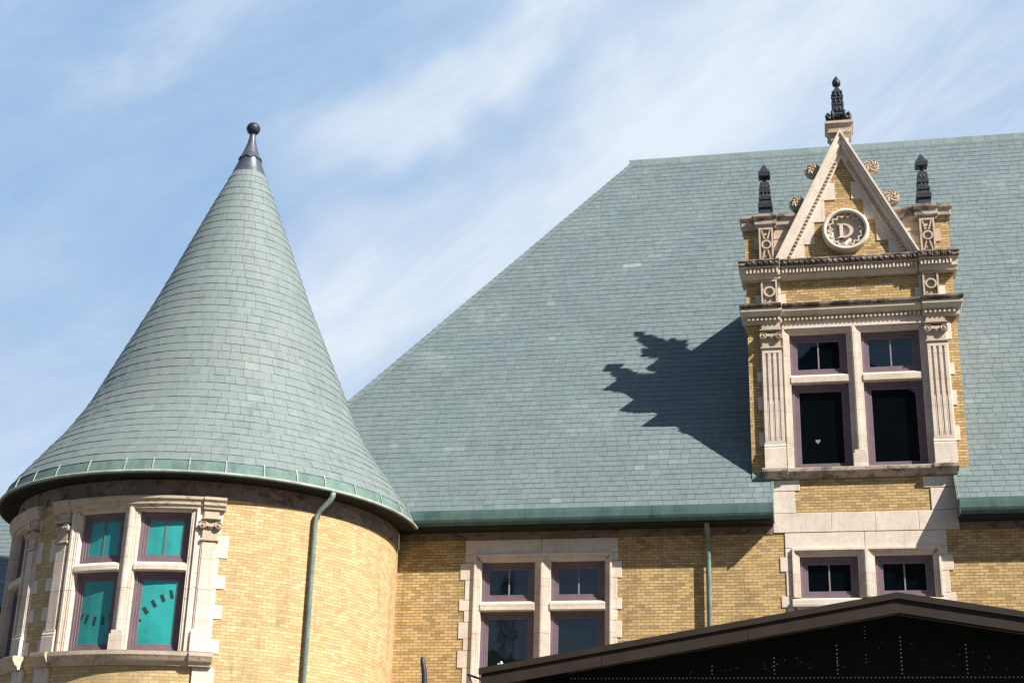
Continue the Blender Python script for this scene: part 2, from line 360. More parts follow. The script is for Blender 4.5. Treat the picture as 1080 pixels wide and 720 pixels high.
def tag(o, label=None, cat=None, group=None, kind=None):
    if label: o['label'] = label
    if cat: o['category'] = cat
    if group: o['group'] = group
    if kind: o['kind'] = kind
def link(name, mb, mats, parent=None, label=None, bevel=0.0, tone=False):
    me = bpy.data.meshes.new(name); me.from_pydata(mb.v, [], mb.f)
    if not isinstance(mats, (list, tuple)): mats = [mats]
    for m_ in mats: me.materials.append(m_)
    me.polygons.foreach_set('material_index', mb.mi); me.polygons.foreach_set('use_smooth', mb.sm)
    uvl = me.uv_layers.new(name='UVMap'); flatuv = []
    for l in me.loops: flatuv += mb.uv[l.vertex_index]
    uvl.data.foreach_set('uv', flatuv)
    if tone:
        at = me.attributes.new('tone', 'FLOAT_COLOR', 'FACE'); fl = []
        for c in mb.tone: fl += c
        at.data.foreach_set('color', fl)
    me.update()
    if not tone:
        import bmesh
        bm = bmesh.new(); bm.from_mesh(me); bmesh.ops.recalc_face_normals(bm, faces=bm.faces); bm.to_mesh(me); bm.free()
    o = bpy.data.objects.new(name, me); COL.objects.link(o)
    if parent is not None:
        o.parent = parent
        w = parent; T = Matrix.Identity(4)
        o.matrix_parent_inverse = (Matrix.Translation(parent.location) if parent.type == 'EMPTY' else Matrix.Identity(4)).inverted()
    if label: o['label'] = label
    if bevel:
        bv = o.modifiers.new('edge_wear', 'BEVEL'); bv.width = bevel; bv.segments = 1; bv.limit_method = 'ANGLE'; bv.angle_limit = R(40)
    return o
def empty(name, loc):
    o = bpy.data.objects.new(name, None); COL.objects.link(o); o.location = loc; return o

# ------------------------------------------------------------------ ground and far surroundings (seen in the panes)
g = MB(ident); g.add([(-900, -900, 0), (900, -900, 0), (900, 900, 0), (-900, 900, 0)], [(0, 1, 2, 3)])
tag(link('ground', g, M['ground']), kind='structure')
hl = MB(ident); nx, ny = 90, 10
def hz(x, k): return (math.sin(math.pi * k / ny)) * (61 + 5 * math.sin(x * 0.013) + 2.4 * math.sin(x * 0.05 + 1) + 1.6 * math.sin(x * 0.21 + k) + 1.2 * math.sin(x * 0.53)) - 1
hp = [(-450 + 10 * i, -190 - 22 * k, hz(-450 + 10 * i, k)) for k in range(ny + 1) for i in range(nx + 1)]
hl.add(hp, [(k * (nx + 1) + i, k * (nx + 1) + i + 1, (k + 1) * (nx + 1) + i + 1, (k + 1) * (nx + 1) + i) for k in range(ny) for i in range(nx)])
tag(link('hills', hl, M['hill']), kind='structure')

# ------------------------------------------------------------------ the brick building
B = empty('brick_building', (-5, 8, 0))
tag(B, 'yellow brick and limestone building with green slate hipped roof, conical round tower and gabled dormer', 'building')

EAVE_O, ZW, T = 0.64, 11.524, 1.496
def roofz(y): return ZW + T * y
XCOR, AR = -15.03, 9.63
XR = 34.0
RIDGE_Z = roofz(-EAVE_O + AR)

# -- front wall: cells of brick around the openings
def wall_cells(mb, us, zs, holes, d=0.0):
    for i in range(len(us) - 1):
        for j in range(len(zs) - 1):
            cu, cz = (us[i] + us[i + 1]) / 2, (zs[j] + zs[j + 1]) / 2
            if any(h[0] < cu < h[1] and h[2] < cz < h[3] for h in holes): continue
            n = 1 if mb.fn is flat else max(1, int((us[i + 1] - us[i]) / 0.12))
            for k in range(n):
                a = us[i] + (us[i + 1] - us[i]) * k / n; c = us[i] + (us[i + 1] - us[i]) * (k + 1) / n
                mb.add([(a, d, zs[j]), (c, d, zs[j]), (c, d, zs[j + 1]), (a, d, zs[j + 1])], [(0, 1, 2, 3)], 0, mb.fn is drum)
A0, A1, AM0, AM1 = -8.04, -5.00, -6.71, -6.33
C0, C1, CM0, CM1 = -0.42, 2.60, 0.91, 1.29
B0, B1, BM0, BM1 = -0.44, 2.67, 0.93, 1.28
holesF = [(A0, A1, 5.6, 9.56), (C0, C1, 7.6, 9.56)]
w = MB(flat)
wall_cells(w, [-16.5, A0, A1, C0, C1, XR], [0, 5.6, 7.6, 9.56, 10.62], holesF)
wall_cells(w, [-1.45, B0, B1, 3.57], [10.62, 11.66, 15.12, 17.05], [(B0, B1, 11.66, 15.12)])
wall = link('wall', w, M['brick'], B)
w = MB(flat)      # sides and back of the building, the dormer's cheeks
w.fn = lambda u, d, z: (-14.9 + d, u, z)
w.box(0.02, 19, -0.2, 0.0, 0, 10.62)
w.fn = lambda u, d, z: (XR - d, u, z); w.box(0.02, 19, 0, 0.2, 0, 10.62)
w.fn = flat; w.box(-14.9, XR, -19.2, -19.0, 0, 10.62)
link('side_wall', w, M['brick'], B)
w = MB(flat)
w.fn = lambda u, d, z: (-1.45 + d, u, z); w.add([(0.0, 0, 11.3), (4.4, 0, 11.3), (4.4, 0, 17.3), (0.0, 0, 17.3)], [(0, 1, 2, 3)])
link('dormer_side_wall', w, M['brick'], B); w = MB(flat)
w.fn = lambda u, d, z: (3.57 + d, u, z); w.add([(0.0, 0, 11.3), (4.4, 0, 11.3), (4.4, 0, 17.3), (0.0, 0, 17.3)], [(0, 1, 2, 3)])
link('dormer_side_wall', w, M['brick'], B)

# -- slates
def tone(pale=0.0):
    v = random.gauss(0.5, 0.17)
    return (min(1, max(0, v)), pale if pale else (0.35 if random.random() < 0.012 else 0.0), 0, 1)
def slate_field(mb, O, U, V, NN, umin, umax, vmax, row0=0.205, w0=0.27, grade=0.0, clip=lambda v, a, b: [(a, b)]):
    v = 0.0; i = 0; row = row0
    while v < vmax:
        a0, a1 = umin(v), umax(v)
        row = row0 * (1 + grade * v / vmax); vt = min(v + row * 1.15, vmax)
        for (s0, s1) in clip(v + row * 0.5, a0, a1):
            u = s0 - (random.random() * w0 if i % 2 else random.random() * 0.1)
            while u < s1:
                wd = w0 * random.uniform(0.72, 1.22)
                p0, p1 = max(u, s0), min(u + wd - 0.007, s1)
                if p1 - p0 > 0.02:
                    th = random.uniform(0.007, 0.013); j = random.uniform(-0.003, 0.003)
                    if random.random() < 0.012: j -= random.uniform(0.008, 0.02)
                    lo, hi = v + j, vt
                    tp = []
                    for (uu, vv, nn) in ((p0, lo, th + 0.004), (p1, lo, th + 0.004 + random.uniform(-0.002, 0.002)), (p1, hi, 0.003), (p0, hi, 0.003), (p0, lo, 0.0), (p1, lo, 0.0)):
                        tp.append(tuple(O + U * uu + V * vv + NN * nn))
                    pale = 0.0
                    mb.add(tp, [(0, 1, 2, 3), (4, 5, 1, 0), (4, 0, 3), (1, 5, 2)], 0, False, tone_fn(O + U * ((p0 + p1) / 2) + V * v) )
                u += wd
        v += row; i += 1
PALE = [(Vector((-5.0, 0, 19.6)), 0.55)]
def tone_fn(p):
    # a few replaced, paler slates and loose groups of them
    g_ = 0.0
    n_ = math.sin(p.x * 1.7 + p.z * 0.6) * math.sin(p.z * 1.9 - p.x * 0.4 + 2) + 0.5 * math.sin(p.x * 0.53 + 1.1) * math.sin(p.z * 0.8)
    if n_ > 0.75 and random.random() < 0.5: g_ = 0.25 * random.random()
    if random.random() < 0.003: g_ = 0.3
    for c, rr in PALE:
        if abs(p.x - c.x) < rr * 0.62 and abs(p.z - c.z) < rr * 0.26: g_ = 0.62
    return (min(1, max(0, random.gauss(0.5 + 0.12 * n_, 0.11))), g_, 0, 1)
sl = MB(ident)
pit = math.atan(T); Vd = Vector((0, math.cos(pit), math.sin(pit))); Nd = Vector((0, -math.sin(pit), math.cos(pit)))
O = Vector((0, -EAVE_O, roofz(-EAVE_O))); SL = AR / math.cos(pit)
YW = 0.0
def clip(v, a, b):
    y = -EAVE_O + v * math.cos(pit)
    if y < 0.0: x0, x1 = -0.98, 3.22
    elif y < 3.9: x0, x1 = -1.46, 3.58
    else: return [(a, b)]
    return [(a, x0), (x1, b)]
slate_field(sl, O, Vector((1, 0, 0)), Vd, Nd, lambda v: XCOR + (v + 0.27) * math.cos(pit), lambda v: 16.0, SL, 0.185, 0.28, 0.42, clip)
roof = link('roof', sl, M['slate'], B, tone=True)
# sheet under the slates, and the other slopes
us_ = MB(ident)
zc = roofz(-EAVE_O); a = AR
rc = (XCOR + a, -EAVE_O + a, RIDGE_Z - 0.004); yb = -EAVE_O + 2 * a
def under(x0, x1, y0, y1): us_.add([(x0, y0, roofz(y0) - 0.004), (x1, y0, roofz(y0) - 0.004), (x1, y1, roofz(y1) - 0.004), (x0, y1, roofz(y1) - 0.004)], [(0, 1, 2, 3)])
ys = -EAVE_O + a
us_.add([(XCOR, -EAVE_O, zc - 0.004), (-0.98, -EAVE_O, zc - 0.004), (-0.98, 0, roofz(0) - 0.004), (XCOR + EAVE_O, 0, roofz(0) - 0.004)], [(0, 1, 2, 3)])
us_.add([(XCOR + EAVE_O, 0, roofz(0) - 0.004), (-1.45, 0, roofz(0) - 0.004), (-1.45, 3.95, roofz(3.95) - 0.004), (XCOR + EAVE_O + 3.95, 3.95, roofz(3.95) - 0.004)], [(0, 1, 2, 3)])
under(3.22, XR + .6, -EAVE_O, 0); under(3.57, XR + .6, 0, 3.95)
us_.add([(XCOR + EAVE_O + 3.95, 3.95, roofz(3.95) - 0.004), (XR + .6, 3.95, roofz(3.95) - 0.004), (XR + .6, ys, RIDGE_Z - 0.004), (XCOR + a, ys, RIDGE_Z - 0.004)], [(0, 1, 2, 3)])
link('roof_deck', us_, M['felt'], B, tone=True)
h2 = MB(ident)
slate_field(h2, Vector((XCOR, 0, zc)), Vector((0, -1, 0)), Vector((math.cos(pit), 0, math.sin(pit))), Vector((-math.sin(pit), 0, math.cos(pit))),
            lambda v: -yb + v * math.cos(pit), lambda v: EAVE_O - (v + 0.34) * math.cos(pit), SL, 0.30, 0.4)
h2.add([(XCOR, -EAVE_O, zc - .01), (XCOR, yb, zc - .01), (XCOR + a, ys, RIDGE_Z - .01)], [(0, 1, 2)])
h2.add([(XCOR, yb, zc), (XR + .6, yb, zc), (XR + .6, ys, RIDGE_Z), (XCOR + a, ys, RIDGE_Z)], [(0, 1, 2, 3)])
link('roof_end', h2, M['slate'], B, tone=True)
# hip and ridge caps
rc_ = MB(ident)
P0 = Vector((XCOR, -EAVE_O, zc)); P1 = Vector((XCOR + a, ys, RIDGE_Z)); hd = (P1 - P0)
side = Vector((0, 0, 1))
n_hip = 74
for k in range(n_hip):
    q0 = P0 + hd * (k / n_hip); q1 = P0 + hd * ((k + 1.12) / n_hip)
    for (dx, dy) in ((0.22, 0.0), (0.0, 0.22)):
        # lap each piece on its own slope
        e = Vector((dx, dy, 0)); lift0 = Vector((-0.006, -0.006, 0.062)); lift1 = Vector((-0.004, -0.004, 0.040))
        rc_.add([tuple(q0 + lift0), tuple(q0 + e + lift0 * 0.7), tuple(q1 + e + lift1 * 0.7), tuple(q1 + lift1), tuple(q0), tuple(q0 + e)], [(0, 1, 2, 3), (4, 5, 1, 0)], 0, False, (random.uniform(.35, .8), 0.0, 0, 1))
link('hip_cap', rc_, M['slate'], B, tone=True)
rg = MB(ident)
x = XCOR + a - 0.12
while x < XR:
    L = 0.42
    tn = (random.uniform(.35, .8), random.uniform(0, .2), 0, 1)
    x1 = x + L - 0.006
    for (o0, o1) in ((0.030, 0.020),):
        rg.add([(x, ys - 0.17, RIDGE_Z - 0.17 * T + 0.045), (x1, ys - 0.17, RIDGE_Z - 0.17 * T + 0.040), (x1, ys, RIDGE_Z + 0.09), (x, ys, RIDGE_Z + 0.09), (x1, ys + 0.17, RIDGE_Z - 0.17 * T + 0.045), (x, ys + 0.17, RIDGE_Z - 0.17 * T + 0.045),
                (x, ys - 0.17, RIDGE_Z - 0.17 * T - 0.01), (x1, ys - 0.17, RIDGE_Z - 0.17 * T - 0.01)], [(0, 1, 2, 3), (3, 2, 4, 5), (6, 7, 1, 0), (6, 0, 3)], 0, False, tn)
    x += L
link('ridge_cap', rg, M['slate'], B, tone=True)

# -- main gutters
GP = [(0.60, 10.70), (0.66, 10.70), (0.662, 10.60), (0.655, 10.47), (0.63, 10.41), (0.585, 10.37), (0.55, 10.33), (0.40, 10.325), (0.40, 10.45), (0.56, 10.55), (0.58, 10.70)]
for (x0, x1) in ((-9.95, -0.97), (3.22, XR)):
    gm = MB(flat); gm.sweep(GP, x0, x1); gm.box(x0 if x0 < 0 else x0 - 0.004, x0 + 0.012, 0.30, 0.645, 10.34, 10.69)
    xe = x1 if x0 < 0 else x0
    gm.box(xe - 0.006, xe + 0.008, 0.02, 0.655, 10.36, 10.70)
    k = x0 + 3.1
    while k < x1 - 1: gm.sweep([(d + 0.006 if d > 0.5 else d, z) for d, z in GP], k, k + 0.05); k += 3.05
    link('gutter', gm, M['copper'], B)
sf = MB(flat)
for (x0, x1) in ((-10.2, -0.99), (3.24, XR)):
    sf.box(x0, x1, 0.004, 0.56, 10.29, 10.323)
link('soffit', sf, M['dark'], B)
for (x0, x1, xe, xw, sgn) in ((-1.45, -0.965, -0.975, -1.45, -1), (3.205, 3.57, 3.215, 3.57, 1)):      # flashing where the slates stop against the dormer
    fl = MB(ident)
    fl.add([(x0, -0.02, roofz(0) + 0.07), (x1, -0.02, roofz(0) + 0.07), (x1, -0.12, roofz(-0.12) + 0.03), (x0, -0.12, roofz(-0.12) + 0.03)], [(0, 1, 2, 3)])
    fl.add([(x0, -0.022, roofz(0) + 0.07), (x1, -0.022, roofz(0) + 0.07), (x1, -0.022, roofz(0) - 0.05), (x0, -0.022, roofz(0) - 0.05)], [(0, 1, 2, 3)])
    fl.add([(xe, 0, roofz(0) + 0.05), (xe, -EAVE_O, zc + 0.05), (xe, -EAVE_O, 10.5), (xe, 0, 10.4)], [(0, 1, 2, 3)])
    fl.add([(xe - .03, 0, roofz(0) + 0.035), (xe + .03, 0, roofz(0) + 0.035), (xe + .03, -EAVE_O, zc + 0.03), (xe - .03, -EAVE_O, zc + 0.03)], [(0, 1, 2, 3)])
    fl.add([(xw + sgn * .005, 0, roofz(0) + 0.16), (xw + sgn * .005, 4, roofz(4) + 0.16), (xw + sgn * .005, 4, roofz(4)), (xw + sgn * .005, 0, roofz(0))], [(0, 1, 2, 3)])
    link('flashing', fl, M['copper_pale'], B)

# -- stone of the front
st = MB(flat)
fz = MB(flat); fz_r = MB(flat)
x = -10.2
while x < -1.0:
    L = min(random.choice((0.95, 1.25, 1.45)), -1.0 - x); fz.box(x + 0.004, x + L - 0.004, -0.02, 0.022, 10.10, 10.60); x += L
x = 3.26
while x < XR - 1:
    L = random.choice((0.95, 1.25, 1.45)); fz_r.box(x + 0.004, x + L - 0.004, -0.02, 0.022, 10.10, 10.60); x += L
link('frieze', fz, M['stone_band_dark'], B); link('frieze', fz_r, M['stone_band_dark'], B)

def ring(mb, u0, u1, z0, z1, wl, wb, wt, d0, d1, wr=None):
    wr = wl if wr is None else wr
    mb.box(u0, u0 + wl, d0, d1, z0, z1); mb.box(u1 - wr, u1, d0, d1, z0, z1)
    mb.box(u0 + wl, u1 - wr, d0, d1 - 0.0015, z0, z0 + wb); mb.box(u0 + wl, u1 - wr, d0, d1 - 0.0015, z1 - wt, z1)
    return (u0 + wl, u1 - wr, z0 + wb, z1 - wt)
def window(fn, u0, u1, z0, z1, muntin=True, teal=None, rail=0.10, parent=B):
    f = MB(fn)
    r = ring(f, u0, u1, z0, z1, 0.075, 0.075, 0.07, -0.30, -0.115)
    r2 = ring(f, r[0] + 0.002, r[1] - 0.002, r[2], r[3], 0.045, 0.04, 0.045, -0.30, -0.14)
    fr_ = link('window', f, M['wood'], parent, bevel=0.006)
    s = MB(fn)
    r3 = ring(s, r2[0] + 0.002, r2[1] - 0.002, r2[2] + 0.002, r2[3] - 0.002, 0.055, 0.06 if muntin else rail, 0.06, -0.28, -0.165)
    link('sash', s, M['wood'], fr_, bevel=0.004)
    if muntin:
        mm = MB(fn); c = (r3[0] + r3[1]) / 2; mm.box(c - 0.016, c + 0.016, -0.22, -0.172, r3[2], r3[3])
        link('muntin', mm, M['muntin'] if not teal else M['wood'], fr_)
    dp = 0.025 if teal else 0.0
    g_ = MB(fn); g_.box(r3[0] - 0.02, r3[1] + 0.02, -0.205 + dp, -0.197 + dp, r3[2] - 0.02, r3[3] + 0.02)
    link('pane', g_, M['clear'] if teal else M['glass'], fr_)
    if teal:
        b_ = MB(fn); b_.box(r3[0] - 0.05, r3[1] + 0.05, -0.194, -0.186, r3[2] - 0.05, r3[3] + 0.05)
        W_, H_ = r3[1] - r3[0], r3[3] - r3[2]
        for (px, pz, ang, l_, w_) in (teal if isinstance(teal, list) else []):
            cx, cz = r3[0] + px * W_, r3[2] + pz * H_; ca, sa = math.cos(R(ang)), math.sin(R(ang))
            pts = []
            for (q, s_) in ((-w_, -l_), (w_, -l_), (w_, l_), (-w_, l_)):
                uu, zz = cx + q * ca - s_ * sa, cz + q * sa + s_ * ca
                uu = min(max(uu, r3[0] - .04), r3[1] + .04); pts.append((uu, -0.1845, zz))
            b_.add(pts, [(0, 1, 2, 3)], 1)
        link('blind', b_, [M['teal'], M['teal_dash']], fr_)
    return fr_

def surround(fn, u0, u1, m0, m1, z0, z1, tz0, tz1, sillbox=True, foot=True, aw=0.17, parent=B, mid_foot=True, name='window_surround', transom=True):
    """moulded stone architrave, mullion and transom around a pair of lights"""
    s = MB(fn)
    def jamb(a, sg, bot, top):
        # a = opening edge, sg = direction away from the opening
        def bx(p, q, d0, d1, zz0, zz1):
            x0, x1 = a + sg * p, a + sg * q
            s.box(min(x0, x1), max(x0, x1), d0, d1, zz0, zz1)
        bx(0.0, 0.035, -0.32, 0.012, bot, top + 0.0)
        bx(0.035, 0.085, -0.32, 0.030, bot, top + 0.035)
        bx(0.085, 0.115, -0.32, 0.048, bot, top + 0.085)
        bx(0.115, aw, -0.32, 0.085, bot, top + 0.115)
    jamb(u0, -1, z0, z1); jamb(u1, 1, z0, z1)
    # head, stepped like the jambs
    s.box(u0, u1, -0.32, 0.0105, z1, z1 + 0.035)
    s.box(u0 - 0.035, u1 + 0.035, -0.32, 0.0285, z1 + 0.035, z1 + 0.085)
    s.box(u0 - 0.085, u1 + 0.085, -0.32, 0.0465, z1 + 0.085, z1 + 0.115)
    s.box(u0 - aw, u1 + aw, -0.32, 0.087, z1 + 0.115, z1 + aw + 0.01)
    # mullion
    mc = (m0 + m1) / 2
    s.box(m0, m1, -0.32, 0.006, z0, z1); s.box(m0 + 0.05, m1 - 0.05, 0.006, 0.032, z0, z1 + 0.03)
    s.box(m0 + 0.095, m1 - 0.095, 0.032, 0.058, z0, z1 + 0.08)
    for k in (-1, 1): s.sweep([(0.058, z0), (0.085, z0), (0.085, z1 + 0.115), (0.058, z1 + 0.115)], mc + (0.03 if k > 0 else -0.055), mc + (0.055 if k > 0 else -0.03))
    s.box(mc - 0.03, mc + 0.03, 0.058, 0.098, z0, z1 + 0.112)
    if mid_foot:
        s.box(m0 + 0.01, m1 - 0.01, 0.10, 0.125, z0, z0 + 0.34); s.box(m0 + 0.04, m1 - 0.04, 0.10, 0.112, z0 + 0.34, z0 + 0.42)
    if transom:
        tp = [(-0.32, tz0), (0.01, tz0), (0.035, tz0 + 0.02), (0.035, tz1 - 0.07), (-0.06, tz1), (-0.32, tz1)]
        s.sweep(tp, u0, m0); s.sweep(tp, m1, u1)
    return link(name, s, M['stone_joint'], parent, bevel=0.006)

# window A
surround(flat, A0, A1, AM0, AM1, 5.6, 9.56, 8.36, 8.60, mid_foot=False)
for (a_, c_) in ((A0, AM0), (AM1, A1)):
    window(flat, a_, c_, 8.60, 9.56); window(flat, a_, c_, 5.6, 8.36, muntin=False)
# window C (under the dormer)
surround(flat, C0, C1, CM0, CM1, 8.58, 9.56, 8.4, 8.5, mid_foot=False, transom=False)
for (a_, c_) in ((C0, CM0), (CM1, C1)): window(flat, a_, c_, 8.58, 9.56)
s = MB(flat); s.sweep([(-0.28, 8.36), (0.09, 8.36), (0.10, 8.40), (0.10, 8.52), (-0.05, 8.578), (-0.28, 8.578)], C0 - 0.2, C1 + 0.2)
s.box(C0 - .1, C1 + .1, -.28, .03, 7.6, 8.358)
link('window_sill', s, M['stone'], B, bevel=0.006)
# window B (dormer)
surround(flat, B0, B1, BM0, BM1, 11.66, 15.12, 13.82, 14.06, aw=0.16)
for (a_, c_) in ((B0, BM0), (BM1, B1)):
    window(flat, a_, c_, 14.06, 15.12); wq = window(flat, a_, c_, 11.66, 13.82, muntin=False, rail=0.06)
    if a_ == B0: wB = wq

stk = MB(flat); hx_, hz_ = 0.135, 12.40
stk.add([(hx_, -0.1955, hz_ - 0.06), (hx_ + 0.06, -0.1955, hz_ + 0.015), (hx_ + 0.05, -0.1955, hz_ + 0.05), (hx_ + 0.015, -0.1955, hz_ + 0.045), (hx_, -0.1955, hz_ + 0.02), (hx_ - 0.02, -0.1955, hz_ + 0.05), (hx_ - 0.05, -0.1955, hz_ + 0.04), (hx_ - 0.055, -0.1955, hz_ + 0.005)], [(0, 1, 2, 3, 4, 5, 6, 7)])
link('paper_scrap', stk, M['muntin'], wB)

# quoins and flat blocks of stone beside the openings
def blocks(name, lst, fn=flat, d=0.02, mat='stone'):
    """each stack of blocks that touch becomes an object of its own"""
    left = list(lst); outs = []
    while left:
        st_ = [left.pop(0)]; ch = True
        while ch:
            ch = False
            for q in list(left):
                if any(q[0] < p_[1] + 0.015 and q[1] > p_[0] - 0.015 and q[2] < p_[3] + 0.015 and q[3] > p_[2] - 0.015 for p_ in st_):
                    st_.append(q); left.remove(q); ch = True
        s = MB(fn)
        for (u0, u1, z0, z1) in st_:
            s.box(u0, u1, -0.03, d + random.uniform(-0.002, 0.003), z0 + 0.004, z1 - 0.004)
        outs.append(link(name, s, M[mat], B, bevel=0.006))
    return outs
def quoins(xin, narrow, wide, zlist, zbot, ztop):
    """blocks filling from xin out to narrow / wide, wide inside the zlist ranges"""
    out = []; z = zbot
    for (a_, c_) in sorted(zlist):
        if a_ > z: out.append((min(xin, narrow), max(xin, narrow), z, a_))
        out.append((min(xin, wide), max(xin, wide), a_, c_)); z = c_
    if z < ztop: out.append((min(xin, narrow), max(xin, narrow), z, ztop))
    return out
qa = [(9.12, 9.53), (8.37, 8.63), (7.70, 8.10), (7.01, 7.42), (6.2, 6.6)]
blocks('quoin', quoins(A0 - 0.17, -8.43, -8.56, qa, 5.6, 9.56) + quoins(A1 + 0.17, -4.71, -4.60, qa, 5.6, 9.56))
blocks('lintel', [(-8.44, -6.56, 9.74, 10.10), (-6.55, -4.69, 9.74, 10.10), (-8.44, A0 - 0.171, 9.56, 9.74), (A1 + 0.171, -4.69, 9.56, 9.74)])
qc = [(9.19, 9.54), (8.36, 8.62)]
blocks('quoin', quoins(C0 - 0.17, -0.74, -0.87, qc, 7.6, 9.74) + quoins(C1 + 0.17, 2.93, 3.04, [(9.17, 9.54), (8.30, 8.66)], 7.6, 9.74))
blocks('lintel', [(-0.74, 1.08, 9.745, 10.115), (1.09, 2.93, 9.745, 10.115)])
xs = [-1.0, 0.35, 1.36, 2.34, 3.24]
blocks('string_course', [(xs[i] + 0.004, xs[i + 1] - 0.004, 10.12, 10.585) for i in range(4)] , d=0.03)
blocks('quoin', [(-1.43, -0.345, 11.13, 11.40), (-1.02, -0.465, 10.59, 11.12), (2.50, 3.55, 11.13, 11.40), (2.65, 3.24, 10.59, 11.12)], d=0.025)
# little quoins left and right of the dormer's pilasters
blocks('quoin', [(-1.25, -1.14, 13.90, 14.17), (-1.25, -1.14, 13.18, 13.52), (-1.25, -1.14, 12.28, 12.62), (3.30, 3.42, 13.90, 14.18), (3.30, 3.42, 13.13, 13.50), (3.30, 3.42, 12.25, 12.62),
                 (3.30, 3.42, 14.80, 15.25), (-1.14, -0.60, 11.8, 15.40), (2.78, 3.32, 11.8, 15.40)], d=0.022)
# stone between architrave and entablature
blocks('lintel', [(-0.60, 1.10, 15.30, 15.42), (1.105, 2.83, 15.30, 15.42)], d=0.05)

# -- dormer sill
s = MB(flat)
SP = [(-0.02, 11.42), (0.07, 11.42), (0.09, 11.47), (0.13, 11.50), (0.14, 11.535), (0.19, 11.56), (0.20, 11.63), (0.19, 11.655), (-0.02, 11.662)]
s.sweep(SP, -0.62, 2.80)
for (x0, x1) in ((-1.12, -0.66), (2.84, 3.26)):
    s.sweep_ret([(d + 0.075 if d > 0 else d, z) for d, z in SP], x0, x1, 0.3, 0.3, -0.02)
link('window_sill', s, M['stone_soot'], B, bevel=0.005)

# -- pilasters
def volute(mb, cu, cz, d, r=0.095):
    mb.disc(cu, cz, [(r, d - 0.14), (r, d), (r * 0.86, d + 0.014), (r * 0.74, d), (r * 0.62, d - 0.012), (r * 0.50, d), (r * 0.42, d + 0.014), (r * 0.30, d + 0.002), (r * 0.2, d + 0.022), (r * 0.08, d + 0.028)], 20)
def pilaster(fn, uc, hw, z0, zs, zc_, zt, flutes=True, parent=B):
    """z0 base bottom, zs shaft bottom, zc_ shaft top, zt top of the capital block"""
    p = MB(fn)
    p.box(uc - hw, uc + hw, -0.02, 0.10 if flutes else 0.055, zs, zc_)
    if flutes:
        hh = (zc_ - zs); zmid = zs + hh * 0.44; n = 4; g_ = 0.052; rw = (2 * hw - (n - 1) * g_) / n
        for k in range(n):
            a_ = uc - hw + k * (rw + g_); p.box(a_, a_ + rw, 0.10, 0.145, zs + 0.05, zc_ - 0.10)
            if k < n - 1: p.box(a_ + rw + 0.010, a_ + rw + g_ - 0.010, 0.10, 0.132, zs + 0.05, zmid); 
        p.box(uc - hw, uc + hw, 0.10, 0.147, zc_ - 0.10, zc_); p.box(uc - hw, uc + hw, 0.10, 0.147, zs, zs + 0.05)
    else:
        p.box(uc - hw + 0.03, uc + hw - 0.03, 0.055, 0.075, zs, zc_ - 0.02)
    sh = link('pilaster', p, M['stone_joint'], parent, bevel=0.005)
    b_ = MB(fn)
    kk = 1.0 if flutes else 0.62
    BP = [(-0.02, z0), (0.19, z0), (0.19, zs - 0.14), (0.17, zs - 0.12), (0.185, zs - 0.09), (0.155, zs - 0.05), (0.16, zs - 0.002), (-0.02, zs - 0.002)]
    BP = [(d * kk if d > 0 else d, z) for d, z in BP]
    b_.sweep(BP, uc - hw - 0.02, uc + hw + 0.02)
    link('pilaster_base', b_, M['stone'], sh, bevel=0.004)
    c = MB(fn)
    c.sweep([(-0.02, zc_), (0.17 * kk, zc_ + 0.004), (0.185 * kk, zc_ + 0.03), (0.17 * kk, zc_ + 0.06), (-0.02, zc_ + 0.065)], uc - hw - 0.03, uc + hw + 0.03)
    c.box(uc - hw + 0.01, uc + hw - 0.01, -0.02, 0.13 * kk, zc_ + 0.066, zt)
    vz = zc_ + 0.34; vr = 0.092 if flutes else 0.080
    vo = hw - 0.045 if flutes else hw - 0.005
    for k in (-1, 1): volute(c, uc + k * vo, vz, 0.225 if flutes else 0.165, vr)
    # sagging band between the volutes, egg and abacus
    arc = []
    for i in range(9):
        tt = i / 8; arc.append((uc - hw + 0.05 + tt * (2 * hw - 0.10), vz + vr * 0.98 - 0.045 * math.sin(math.pi * tt)))
    c.prism(arc + [(u, z - 0.075) for u, z in reversed(arc)], -0.02, 0.215 if flutes else 0.15)
    c.disc(uc, vz - 0.02, [(0.07, 0.05), (0.068, 0.17 * kk), (0.045, 0.20 * kk), (0.015, 0.212 * kk)], 14)
    c.sweep([(-0.02, vz + 0.105), (0.20 * kk, vz + 0.105), (0.245 * kk + 0.02, vz + 0.13), (0.245 * kk + 0.02, vz + 0.155), (-0.02, vz + 0.158)], uc - hw - 0.035, uc + hw + 0.035)
    link('capital', c, M['stone_carved'], sh, bevel=0.003)
    return sh
pilaster(flat, -0.875, 0.235, 11.66, 12.30, 14.70, 15.40)
pilaster(flat, 3.055, 0.235, 11.66, 12.30, 14.70, 15.40)

